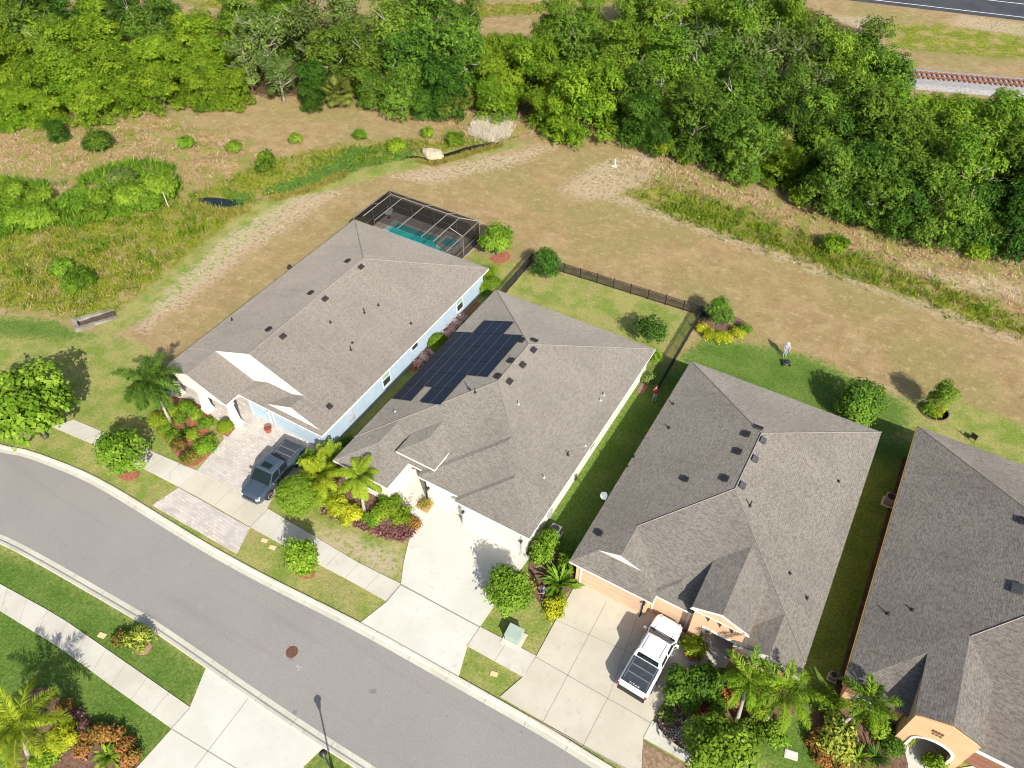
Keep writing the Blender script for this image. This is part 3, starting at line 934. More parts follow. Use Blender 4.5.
# ---------- house 1 : pale blue
h1 = thing('house', 'pale blue house with brown shingle roof, two white roof gables and a pool cage behind', 'house', (-42, 39, 0))
X0, X1, YB = -50.7, -33.45, 52.2
walls(h1, [(-50.2, 28.6), (-42.6, 28.6), (-42.6, 27.02), (-33.93, 27.02), (-33.93, YB - .45), (-50.2, YB - .45)], BLUE)
r, caps = MB(), MB()
roof_solid(r, caps, X0, X1, 28.35, YB, front='gable', back='hip')
roof_solid(r, None, X0, -42.62, 25.0, 33, front='gable', back='gable', k=1)
roof_solid(r, None, -42.64, X1, 26.45, 38, front='hip', back='gable', k=2)
roof_solid(r, None, -40.0, X1, 26.8, 33, front='gable', back='gable', k=3)
roof1 = r.build('roof', [SH_A, TRIMW], h1, world=True, uv=True)
caps.build('ridge_cap', CAPM, roof1).location = tuple(-h1.location)
for px, py in [(366, 278.5), (319, 319.5), (276.5, 356.5)] : pass
for px, py in [(348, 261.5), (311, 293.5), (269, 330)]: roof_vent(roof1, h1, px, py, 'L', X0)
for px, py in [(361, 267.5), (325, 299.5), (283, 337)]: roof_vent(roof1, h1, px, py, 'R', X1)
roof_vent(roof1, h1, 329.5, 407, 'R', X1, size=(.4, .4, .12))
for px, py, h_ in [(364.5, 313, .5), (378.5, 305.5, .25), (330.5, 322.5, .25), (351, 350, .45), (352.5, 343, .2), (411, 323.5, .2)]: roof_pipe(roof1, h1, px, py, 'R', X1, h=h_)
roof_pipe(roof1, h1, 290, 267.5, 'L', X0, r=.14, h=.3)
roof_pipe(roof1, h1, 232, 320.5, 'L', X0, r=.06, h=.3)
opening_front(h1, -39.6, -34.6, 27.02, .06, 2.35, 'garage', DOORB)
opening_front(h1, -42.2, -40.0 - .25, 27.02, .06, 2.35, 'garage', DOORB)
opening_front(h1, -46.2, -44.9, 28.6, .9, 2.3, 'window', None)
MB().box(-48.2, -47.1, 28.55, 28.7, .06, 2.4).build('front_door', DOORBR, h1, world=True)
wall_lamp(h1, -39.93, 26.98, 2.05); wall_lamp(h1, -34.2, 26.98, 2.05)
for cx, cy in ((-42.75, 25.4), (-46.1, 25.3), (-49.9, 25.4)):
    mb = MB().box(-.42, .42, -.42, .42, 0, .35).box(-.36, .36, -.36, .36, .35, .5)
    mb.add([(a * w, b_ * w, z) for z, w in ((.5, .32), (2.72, .2)) for a, b_ in ((-1, -1), (1, -1), (1, 1), (-1, 1))], [(0, 1, 5, 4), (1, 2, 6, 5), (2, 3, 7, 6), (3, 0, 4, 7), (4, 5, 6, 7), (3, 2, 1, 0)])
    mb.box(-.3, .3, -.3, .3, 2.45, 2.69)
    mb.build('porch_column', TRIMW, h1, bevel=.02).location = (cx - h1.location.x, cy - h1.location.y, .056)
for y0_, z0_, up in [(34.9, .8, GREENGL), (46.9, .8, GREENGL)]: side_window(h1, -33.93, y0_, y0_ + 1.0, z0_, 2.35, upper=up)
f = MB().box(-33.98, -33.87, 39.3, 40.3, 1.6, 2.2).build('window', TRIMW, h1, world=True); MB().box(-33.97, -33.85, 39.38, 40.22, 1.68, 2.12).build('pane', GLASS, f).location = tuple(-h1.location)
MB().box(-33.93, -33.75, 30.1, 30.5, .9, 1.7).box(-33.93, -33.8, 30.6, 30.75, .6, 2.2).build('meter_box', LEAD, h1, world=True)

# pool cage behind house 1
CAGE = M('bronze_frame', (.16, .14, .125), (.13, .115, .10), rough=.45)
CAGEL = M('pale_cage_beam', (.19, .175, .165), (.16, .148, .138), rough=.45)
SCREEN, t, b = new_mat('insect_screen')
tp = N(t, 'ShaderNodeBsdfTransparent'); df = N(t, 'ShaderNodeBsdfDiffuse'); df.inputs[0].default_value = (.02, .019, .019, 1)
mx = N(t, 'ShaderNodeMixShader'); mx.inputs[0].default_value = .6
t.links.new(tp.outputs[0], mx.inputs[1]); t.links.new(df.outputs[0], mx.inputs[2]); t.links.new(mx.outputs[0], t.nodes['Material Output'].inputs[0])
cage = thing('pool_cage', 'dark screened pool cage with sloping corner beams behind the pale blue house', 'pool enclosure', (-45, 55.6, 0))
cx0, cx1, cy0, cy1, cz, cm = -51.1, -38.9, 52.45, 58.95, 2.75, 3.55
ix0, ix1, iy1 = cx0 + 1.5, cx1 - 1.5, cy1 - 1.5
def bar(a, b_, w=.05): return (a, b_, w)
beams, posts = MB(), MB()
nx_ = 4
for i in range(nx_ + 1):
    x = cx0 + (cx1 - cx0) * i / nx_
    posts.tube([(x, cy1, 0), (x, cy1, cz)], .055, 4)
    if 0 < i < nx_:
        xi = min(max(x, ix0), ix1)
        beams.tube([(x, cy1, cz), (xi, iy1, cm), (xi, cy0, cm)], .055, 4)
for y in (cy0, (cy0 + cy1) / 2):
    for x in (cx0, cx1): posts.tube([(x, y, 0), (x, y, cz)], .055, 4)
beams.tube([(ix0, cy0, cm), (ix0, iy1, cm), (ix1, iy1, cm), (ix1, cy0, cm)], .07, 4)
for a in ((cx0, ix0), (cx1, ix1)):
    beams.tube([(a[0], cy1, cz), (a[1], iy1, cm)], .07, 4); beams.tube([(a[0], (cy0 + cy1) / 2, cz), (a[1], (cy0 + cy1) / 2 - .3, cm)], .05, 4)
top = MB().tube([(cx0, cy0, cz), (cx0, cy1, cz), (cx1, cy1, cz), (cx1, cy0, cz)], .085, 4)
rails = MB()
for z in (.05, 1.0):
    rails.tube([(cx0, cy0, z), (cx0, cy1, z), (cx1, cy1, z), (cx1, cy0, z)], .04, 4)
beams.build('roof_beam', CAGEL, cage, world=True); posts.build('post', CAGE, cage, world=True); top.build('eave_beam', CAGE, cage, world=True); rails.build('rail', CAGE, cage, world=True)
sc = MB()
sc.add([(cx0, cy0, 0), (cx0, cy1, 0), (cx1, cy1, 0), (cx1, cy0, 0), (cx0, cy0, cz), (cx0, cy1, cz), (cx1, cy1, cz), (cx1, cy0, cz), (ix0, cy0, cm), (ix0, iy1, cm), (ix1, iy1, cm), (ix1, cy0, cm)],
       [(0, 1, 5, 4), (1, 2, 6, 5), (2, 3, 7, 6), (4, 5, 9, 8), (5, 6, 10, 9), (6, 7, 11, 10), (8, 9, 10, 11)])
sc.build('screen', SCREEN, cage, world=True)
slab('pool_deck', [(cx0 - .1, 51.9), (cx1 + .1, 51.9), (cx1 + .1, cy1 + .15), (cx0 - .1, cy1 + .15)], -.05, .05, M('pool_deck_pavers', (.36, .30, .25), (.28, .235, .2), scale=2.5))
POOLW, t, b = new_mat('pool_water')
tc = N(t, 'ShaderNodeTexCoord').outputs['Object']
t.links.new(mixc(t, maprange(t, noise(t, tc, .6, 2), .35, .65), (.03, .33, .32), (.06, .43, .40)), b.inputs['Base Color'])
b.inputs['Roughness'].default_value = .06; bump(t, b, noise(t, tc, 2.2, 3), .12, .05)
COPE = M('pool_coping', (.50, .45, .39), (.42, .38, .33), scale=3)
pool = thing('swimming_pool', 'turquoise swimming pool with pale coping inside the screened cage', 'pool', (-45, 55.5, 0))
mb = MB()
px0, px1, py0, py1 = -49.3, -40.9, 53.3, 57.25
for a in ((px0 - .35, px1 + .35, py1, py1 + .35), (px0 - .35, px1 + .35, py0 - .35, py0), (px0 - .35, px0, py0, py1), (px1, px1 + .35, py0, py1)): mb.box(*a, .05, .14)
mb.build('coping', COPE, pool, world=True)
MB().box(px0, px1, py0, py1, .052, .10).build('water', POOLW, pool, world=True)
MB().box(px0, px0 + .5, py0, py1, .101, .108).build('tanning_ledge', M('ledge_water', (.2, .55, .52), rough=.1), pool, world=True)
spa = thing('spa', 'raised square spa with stone rim beside the turquoise pool', 'spa', (-41.2, 56.6, 0))
mb = MB()
sx0, sx1, sy0, sy1 = -42.6, -40.2, 55.7, 57.7
for a in ((sx0, sx1, sy1 - .3, sy1), (sx0, sx1, sy0, sy0 + .3), (sx0, sx0 + .3, sy0 + .3, sy1 - .3), (sx1 - .3, sx1, sy0 + .3, sy1 - .3)): mb.box(*a, .05, .5)
mb.build('rim', COPE, spa, world=True)
MB().box(sx0 + .3, sx1 - .3, sy0 + .3, sy1 - .3, .05, .42).build('water', POOLW, spa, world=True)
def chair_thing(name, label, x, y, z, rz, mat, frame_mat=None):
    c = thing(name, label, 'chair', (x, y, z), rz)
    fm = frame_mat or BLACKM
    MB().obox((0, 0, .42), (.5, .5, .05)).build('seat', mat, c)
    MB().obox((0, .27, .72), (.5, .05, .6), 0, -.2).build('backrest', mat, c)
    for a in (-.22, .22):
        for b_ in (-.22, .22): MB().tube([(a, b_, 0), (a, b_, .42)], .02, 5).build('leg', fm, c)
        MB().tube([(a * 1.15, -.25, .42), (a * 1.15, -.25, .62), (a * 1.15, .27, .64)], .02, 5).build('armrest', fm, c)
    return c
PALEF = M('pale_cushion', (.6, .58, .55), rough=.8)
x, y = G(391, 213); chair_thing('patio_chair', 'pale patio chair on the deck in the corner of the pool cage', x, y, .05, 2.4, PALEF)
tb = thing('patio_table', 'small round pale table between cage wall and pool', 'table', (*G(389, 218), .05))
MB().lathe([(.42, .66), (.45, .68), (.45, .71), (.0, .71)], n=18).build('tabletop', PALEF, tb)
MB().lathe([(.22, 0), (.2, .03), (.035, .06), (.035, .66)], n=12).build('pedestal', BLACKM, tb)

# ---------- house 2 : white with solar panels
h2 = thing('house', 'white house with grey shingle roof carrying dark solar panels', 'house', (-22.6, 38, 0))
X0, X1, YB = -31.1, -14.2, 49.7
walls(h2, [(-30.65, 25.4), (-26.15, 25.4), (-26.15, 30.6), (-24.0, 30.6), (-24.0, 27.3), (-20.25, 27.3), (-20.25, 26.84), (-14.65, 26.84), (-14.65, YB - .45), (-30.65, YB - .45)], WHITE)
r, caps = MB(), MB()
roof_solid(r, caps, X0, X1, 27.75, YB)
roof_solid(r, None, X0, -25.75, 25.0, 34, back='gable', k=1)
roof_solid(r, None, -24.45, X1, 27.1, 36, back='gable', k=2)
roof_solid(r, None, -20.7, X1, 26.6, 36, back='gable', k=3)
roof2 = r.build('roof', [SH_B, TRIMW], h2, world=True, uv=True)
caps.build('ridge_cap', CAPM, roof2).location = tuple(-h2.location)
r = MB(); roof_solid(r, None, -26.85, -23.2, 27.75, 33, ze=3.75, back='gable')
MB().box(-26.4, -23.65, 29.6, 31.8, 2.3, 3.6).build('entry_tower_wall', WHITE, h2, world=True)
rt = r.build('entry_roof', [SH_B, TRIMW], h2, world=True, uv=True)
MB().box(-25.6, -24.6, 30.45, 30.7, .06, 2.4).build('front_door', DOORW, h2, world=True)
opening_front(h2, -23.2, -20.65, 27.3, .06, 2.35, 'garage', DOORW)
opening_front(h2, -19.75, -15.2, 26.84, .06, 2.35, 'garage', DOORW)
opening_front(h2, -29.4, -27.4, 25.4, .8, 2.3, 'window', None)
wall_lamp(h2, -20.05, 26.8, 1.75); wall_lamp(h2, -14.95, 26.8, 1.75); wall_lamp(h2, -23.6, 27.26, 1.75)
downspout(h2, -20.18, 26.83, 2.65, LEAD); downspout(h2, -15.0, 26.83, 2.65, LEAD); downspout(h2, -23.85, 27.28, 2.65, BLACKM)
side_window(h2, -14.65, 37.5, 38.4, 1.0, 2.3)
MB().box(-14.65, -14.4, 30.2, 30.6, .7, 1.6).build('meter_box', LEAD, h2, world=True)
for px, py in [(522, 341), (511.5, 361.5), (498.5, 377)]: roof_vent(roof2, h2, px, py, 'L', X0)
for px, py in [(533.5, 350.5), (522.5, 365.5), (509.5, 382)]: roof_vent(roof2, h2, px, py, 'R', X1)
roof_vent(roof2, h2, 534.5, 341, 'B', YB)
for px, py, h_, mt in [(475, 392.5, .5, VENT), (518.5, 404.5, .35, LEAD), (604, 395.5, .35, LEAD), (585.5, 446, .15, LEAD), (568, 455, .45, VENT), (544, 478, .35, LEAD), (600.5, 400.5, .2, LEAD)]: roof_pipe(roof2, h2, px, py, 'R', X1, mat=mt, h=h_)
roof_pipe(roof2, h2, 395, 412, 'L', X0, mat=LEAD, h=.2)
# solar panels, each a part
CELL, t, b = new_mat('solar_cells')
tc = N(t, 'ShaderNodeTexCoord').outputs['Object']
bt = N(t, 'ShaderNodeTexBrick'); bt.offset = 0; t.links.new(tc, bt.inputs[0])
bt.inputs['Color1'].default_value = (.006, .008, .018, 1); bt.inputs['Color2'].default_value = (.008, .010, .022, 1); bt.inputs['Mortar'].default_value = (.011, .013, .024, 1)
bt.inputs['Scale'].default_value = 1; bt.inputs['Brick Width'].default_value = .165; bt.inputs['Row Height'].default_value = .165; bt.inputs['Mortar Size'].default_value = .004
t.links.new(bt.outputs[0], b.inputs['Base Color']); b.inputs['Roughness'].default_value = .25; b.inputs['Specular IOR Level'].default_value = .22
PFR = M('panel_frame', (.012, .013, .018), rough=.4)
PRAIL = M('panel_rail', (.13, .14, .17), rough=.4)
cols = {0: (2, 3, 4), 1: range(7), 2: range(7), 3: range(7), 4: range(5), 5: (0, 1, 3, 4)}
pl, pwid = 1.90, 0.995 / math.cos(TILT)
me_cell = None
for rrow, cs in cols.items():
    for cc in cs:
        y = 43.25 - rrow * 1.94; x = -30.42 + cc * 1.015
        z = ZE + SL * (x - X0) + .13
        if me_cell is None:
            mb = MB().box(-pwid / 2 + .014, pwid / 2 - .014, -pl / 2, pl / 2, -.02, .02)
            me_cell = mb.mesh('solar_panel'); me_cell.materials.append(CELL)
            mb = MB()
            a, c_ = pwid / 2 - .012, pl / 2
            mb.box(-a - .006, -a + .022, -c_, c_, -.025, .03).box(a - .022, a + .006, -c_, c_, -.025, .03).box(-a, a, -c_ - .004, -c_ + .02, -.025, .03).box(-a, a, c_ - .02, c_ + .004, -.025, .03)
            me_fr = mb.mesh('frame'); me_fr.materials.append(PFR)
            me_rl = MB().box(pwid / 2 - .005, pwid / 2 + .017, -pl / 2 - .01, pl / 2 + .01, -.02, .034).mesh('panel_rail'); me_rl.materials.append(PRAIL)
        o = part('solar_panel', me_cell, h2); o.location = (x - h2.location.x, y - h2.location.y, z); o.rotation_euler = (0, -TILT, 0)
        part('frame', me_fr, o)
        if cc + 1 in cs: part('edge_clamp', me_rl, o)

# ---------- house 3 : peach
h3 = thing('house', 'peach house with taupe shingle roof, white satellite dish and corbelled entry gable', 'house', (-2.7, 38.5, 0))
X0, X1, YB = -10.9, 5.5, 49.9
walls(h3, [(-10.45, 26.85), (-4.95, 26.85), (-4.95, 27.35), (-1.75, 27.35), (-1.75, 29.6), (1.5, 29.6), (1.5, 27.1), (5.05, 27.1), (5.05, YB - .45), (-10.45, YB - .45)], PEACH)
r, caps = MB(), MB()
roof_solid(r, caps, X0, X1, 27.5, YB, cut=3.15)
roof_solid(r, None, X0, -4.55, 26.4, 36, front='hip', back='gable', k=1)
roof_solid(r, None, X0, -4.55, 27.9, 36, front='gable', back='gable', k=2)
roof_solid(r, None, -4.9, -1.9, 27.05, 31, front='hip', back='gable', k=3)
roof_solid(r, None, 1.1, X1, 26.3, 33, front='gable', back='gable', k=4)
roof3 = r.build('roof', [SH_C, TRIMW], h3, world=True, uv=True)
caps.build('ridge_cap', CAPM, roof3).location = tuple(-h3.location)
r = MB(); roof_solid(r, None, -2.1, 1.75, 26.75, 35, ze=4.2, front='gable', back='gable', drop=.16)
r.build('entry_roof', [SH_C, TRIMW], h3, world=True, uv=True)
# entry tower: front wall with a wide opening, side walls
fw = MB()
ent = [(-1.85, 0), (-1.05, 0), (-1.05, 2.55), (1.25, 2.55), (1.25, 0), (1.55, 0), (1.55, 4.05), (-.16, 4.72), (-1.85, 4.05)]
def wall_xz(mb, pts, y0, y1):
    n = len(pts)
    vs = [(x, y0, z) for x, z in pts] + [(x, y1, z) for x, z in pts]
    mb.add(vs, [tuple(range(n)), tuple(range(2 * n - 1, n - 1, -1))] + [(i, i + n, (i + 1) % n + n, (i + 1) % n) for i in range(n)])
wall_xz(fw, ent, 26.72, 27.0)
fw.box(-1.85, -1.65, 27.0, 30.5, 0, 4.03).box(1.35, 1.549, 27.0, 30.5, 2.0, 4.03)
fw.build('entry_wall', PEACH, h3, world=True)
MB().box(-1.07, 1.27, 26.66, 26.74, 2.5, 2.68).build('entry_lintel', TRIMW, h3, world=True)
MB().box(-.6, .5, 29.5, 29.65, .06, 2.4).build('front_door', DOORBR, h3, world=True)
for cxx in (-.95, -.15, .65):  # dark triangles painted in as the shadows of the gable corbels
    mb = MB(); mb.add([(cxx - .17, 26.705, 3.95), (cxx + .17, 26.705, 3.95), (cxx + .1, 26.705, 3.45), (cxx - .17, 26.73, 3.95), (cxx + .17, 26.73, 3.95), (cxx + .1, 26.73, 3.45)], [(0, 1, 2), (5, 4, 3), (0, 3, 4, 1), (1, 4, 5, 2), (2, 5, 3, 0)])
    mb.build('painted_corbel_shadow', M('painted_shadow', (.07, .05, .035), rough=.9) if 'painted_shadow' not in MATS else MATS['painted_shadow'], h3, world=True)
MB().box(-2.16, 1.81, 26.66, 26.745, 4.03, 4.06).build('gable_band', TRIMW, h3, world=True)
mb = MB(); mb.add([(-2.02 + .28, 26.735, 4.07), (1.67 - .28, 26.735, 4.07), (-.175, 26.735, 4.72), (-2.02 + .28, 26.76, 4.07), (1.67 - .28, 26.76, 4.07), (-.175, 26.76, 4.72)], [(0, 1, 2), (5, 4, 3), (0, 3, 4, 1), (1, 4, 5, 2), (2, 5, 3, 0)])
mb.build('gable_panel', PEACH, h3, world=True)
opening_front(h3, -10.0, -5.35, 26.85, .06, 2.3, 'garage', DOORP)
opening_front(h3, -4.6, -2.2, 27.35, .06, 2.3, 'garage', DOORP)
opening_front(h3, 2.3, 4.2, 27.1, .7, 2.2, 'window', None)
wall_lamp(h3, -5.15, 26.8, 1.8); downspout(h3, -5.22, 26.84, 2.6, BLACKM)
for px, py in [(747, 435), (738.5, 452.5), (725.5, 479.5)]: roof_vent(roof3, h3, px, py, 'L', X0)
for px, py in [(762.5, 441), (754.5, 459.5), (742, 486)]: roof_vent(roof3, h3, px, py, 'R', X1, mat=VENTG)
roof_vent(roof3, h3, 759, 428.5, 'B', YB)
roof_vent(roof3, h3, 685.5, 480, 'L', X0, size=(.4, .4, .12)); roof_vent(roof3, h3, 599.5, 534, 'L', X0, size=(.4, .4, .12))
for px, py, h_ in [(673, 404, .25), (669, 428, .25), (633.5, 457, .25), (627, 466.5, .15)]: roof_pipe(roof3, h3, px, py, 'L', X0, h=h_)
for px, py, h_ in [(750, 506, .55), (838.5, 481.5, .2), (807, 598.5, .25), (790, 573.5, .15)]: roof_pipe(roof3, h3, px, py, 'R', X1, h=h_)
# satellite dish bolted to the roof edge
p = on_plane(604, 500, 'L', X0)
DISH = M('pale_grey_dish', (.28, .295, .32), (.24, .255, .275), rough=.5)
dish = thing('satellite_dish', 'pale grey satellite dish on the left edge of the taupe roof', 'dish', tuple(p), R(0))
mb = MB(); rings = [(0, -.06), (.13, -.05), (.24, -.02), (.31, .03)]
mt_ = Matrix.Translation((-.05, -.05, .6)) @ Vector((.05, -.75, .65)).to_track_quat('Z', 'X').to_matrix().to_4x4()
vs = []; fs = []
for i, (rr, zz) in enumerate(rings[1:]):
    for k in range(20): vs.append(mt_ @ Vector((rr * math.cos(k * math.pi / 10), rr * math.sin(k * math.pi / 10) * .9, zz)))
vs.append(mt_ @ Vector((0, 0, -.06)))
for i in range(2):
    for k in range(20): fs.append((i * 20 + k, i * 20 + (k + 1) % 20, (i + 1) * 20 + (k + 1) % 20, (i + 1) * 20 + k))
for k in range(20): fs.append((60, (k + 1) % 20, k))
mb.add(vs, fs); dob = mb.build('reflector', DISH, dish, recalc=False, smooth=True)
sm = dob.modifiers.new('thick', 'SOLIDIFY'); sm.thickness = .03
a0 = mt_ @ Vector((.30, 0, 0)); a1 = mt_ @ Vector((.2, 0, .55))
MB().tube([tuple(a0), tuple(a1)], .02, 6).obox(tuple(a1), (.12, .2, .1)).build('receiver_arm', DISH, dish)
MB().tube([(.1, .05, 0), (.08, .03, .35), tuple(mt_ @ Vector((0, 0, -.08)))], .035, 6).build('mast', DISH, dish)

# ---------- house 4 : orange, on the right
h4 = thing('house', 'orange house with an arched white trimmed porch and dark taupe roof at right edge', 'house', (16, 40, 0))
X0, X1, YB = 7.9, 24.4, 52.05
walls(h4, [(8.35, 27.8), (11.7, 27.8), (11.7, 29.8), (15.3, 29.8), (15.3, 27.9), (23.95, 27.9), (23.95, YB - .45), (8.35, YB - .45)], ORANGE)
r, caps = MB(), MB()
roof_solid(r, caps, X0, X1, 27.4, YB, cut=5.7)
roof4 = r.build('roof', [SH_D, TRIMG], h4, world=True, uv=True)
caps.build('ridge_cap', CAPM, roof4).location = tuple(-h4.location)
r = MB(); roof_solid(r, None, 11.68, 15.42, 26.85, 37, ze=4.4, front='gable', back='gable', drop=.12)
r.build('entry_roof', [SH_D, TRIMG], h4, world=True, uv=True)
arch = [(11.78, 0), (12.55, 0), (12.55, 1.75)]
for i in range(1, 13):
    th = math.pi * (1 - i / 13); arch.append((13.62 + 1.07 * math.cos(th), 1.75 + .8 * math.sin(th)))
arch += [(14.69, 1.75), (14.69, 0), (15.32, 0), (15.32, 4.3), (13.55, 4.98), (11.78, 4.3)]
fw = MB(); wall_xz(fw, arch, 26.8, 27.1)
fw.box(11.78, 12.0, 27.1, 31, 0, 4.28).box(15.1, 15.32, 27.1, 31, 0, 4.28)
fw.build('entry_wall', ORANGE, h4, world=True)
ring = MB()
inner = [(12.55, 0), (12.55, 1.75)] + arch[3:15] + [(14.69, 1.75), (14.69, 0)]
outer = []
for x, z in inner:
    if z <= 1.76: outer.append((x + (-.17 if x < 13.6 else .17), z))
    else:
        v_ = Vector((x - 13.62, (z - 1.75) * 1.25)).normalized(); outer.append((x + v_.x * .17, z + v_.y * .17))
for i in range(len(inner) - 1):
    a, b_, c_, d_ = inner[i], inner[i + 1], outer[i + 1], outer[i]
    vs = [(q[0], y_, q[1]) for y_ in (26.74, 26.83) for q in (a, b_, c_, d_)]
    ring.add(vs, [(0, 1, 2, 3), (7, 6, 5, 4), (0, 4, 5, 1), (1, 5, 6, 2), (2, 6, 7, 3), (3, 7, 4, 0)])
ring.build('arch_trim', TRIMW, h4, world=True)
MB().box(13.0, 14.1, 29.65, 29.85, .06, 2.5).build('front_door', DOORBR, h4, world=True)
MB().box(11.9, 15.2, 26.2, 29.84, -.02, .072).build('porch_floor', WHITEC, h4, world=True)
num = MB()
for i, dx in enumerate((-.34, -.17, 0, .17)):
    num.box(13.30 + dx, 13.41 + dx, 26.77, 26.8, 3.55, 3.80)
for i, dx in enumerate((-.3, -.1, .1)):
    num.box(13.36 + dx, 13.48 + dx, 26.77, 26.8, 3.3, 3.45)
num.build('house_number', M('dark_bronze', (.12, .07, .03), rough=.5), h4, world=True)
mb = MB(); mb.add([(11.95, 26.838, 4.42), (15.15, 26.838, 4.42), (13.55, 26.838, 5.02), (11.95, 26.86, 4.42), (15.15, 26.86, 4.42), (13.55, 26.86, 5.02)], [(0, 1, 2), (5, 4, 3), (0, 3, 4, 1), (1, 4, 5, 2), (2, 5, 3, 0)])
mb.build('gable_panel', ORANGE, h4, world=True)
opening_front(h4, 15.9, 18.4, 27.9, .06, 2.35, 'garage', DOORBR)
opening_front(h4, 18.9, 23.5, 27.9, .06, 2.35, 'garage', DOORBR)
opening_front(h4, 9.1, 11.0, 27.8, .8, 2.3, 'window', None)
MB().box(15.45, 24.0, 27.28, 27.395, 2.74, 2.93).build('fascia_board', TRIMW, h4, world=True)
mb = MB().box(7.83, 7.9, 27.4, 52.0, 2.72, 2.88).build('gutter', M('gold_gutter', (.30, .19, .045), (.25, .16, .04), rough=.5), h4, world=True)
roof_vent(roof4, h4, 1017.5, 589.5, 'L', X0, mat=VENTG, size=(.75, .6, .2))
for px, py, h_ in [(887.5, 614, .3), (912, 610, .2), (1024, 521, .3)]: roof_pipe(roof4, h4, px, py, 'L', X0, h=h_)
roof_vent(roof4, h4, 1024, 522, 'L', X0, size=(.5, .5, .16))
# ------------------------------------------------------------------ VEHICLES
RUBBER = M('tyre_rubber', (.02, .02, .02), (.03, .03, .03), rough=.9)
ALLOY = M('alloy_rim', (.55, .56, .58), (.45, .46, .48), rough=.3, metal=.7)
PLASTIC = M('black_plastic', (.022, .022, .024), (.03, .03, .032), rough=.6)
TONNEAU = M('dark_tonneau', (.035, .04, .048), (.045, .052, .06), rough=.55, scale=3)
TRIBS = M('tonneau_rib', (.15, .17, .19), (.12, .135, .15), rough=.5)
CARGL, t, b = new_mat('car_glass')
b.inputs['Base Color'].default_value = (.012, .02, .02, 1); b.inputs['Roughness'].default_value = .05; b.inputs['Specular IOR Level'].default_value = .12
LAMPG = M('headlight_glass', (.75, .77, .8), (.6, .62, .66), rough=.12, spec=.8)
REDL = M('tail_light', (.35, .015, .012), rough=.25)
CHROME = M('chrome', (.7, .7, .72), (.62, .62, .64), rough=.2, metal=.9)
def paint(name, c):
    m, t, b = new_mat(name)
    b.inputs['Base Color'].default_value = rgb(c); b.inputs['Roughness'].default_value = .32
    b.inputs['Coat Weight'].default_value = .6; b.inputs['Coat Roughness'].default_value = .08
    return m
SLATE = paint('slate_blue_paint', (.042, .060, .082))
CARW = paint('white_paint', (.82, .82, .80))

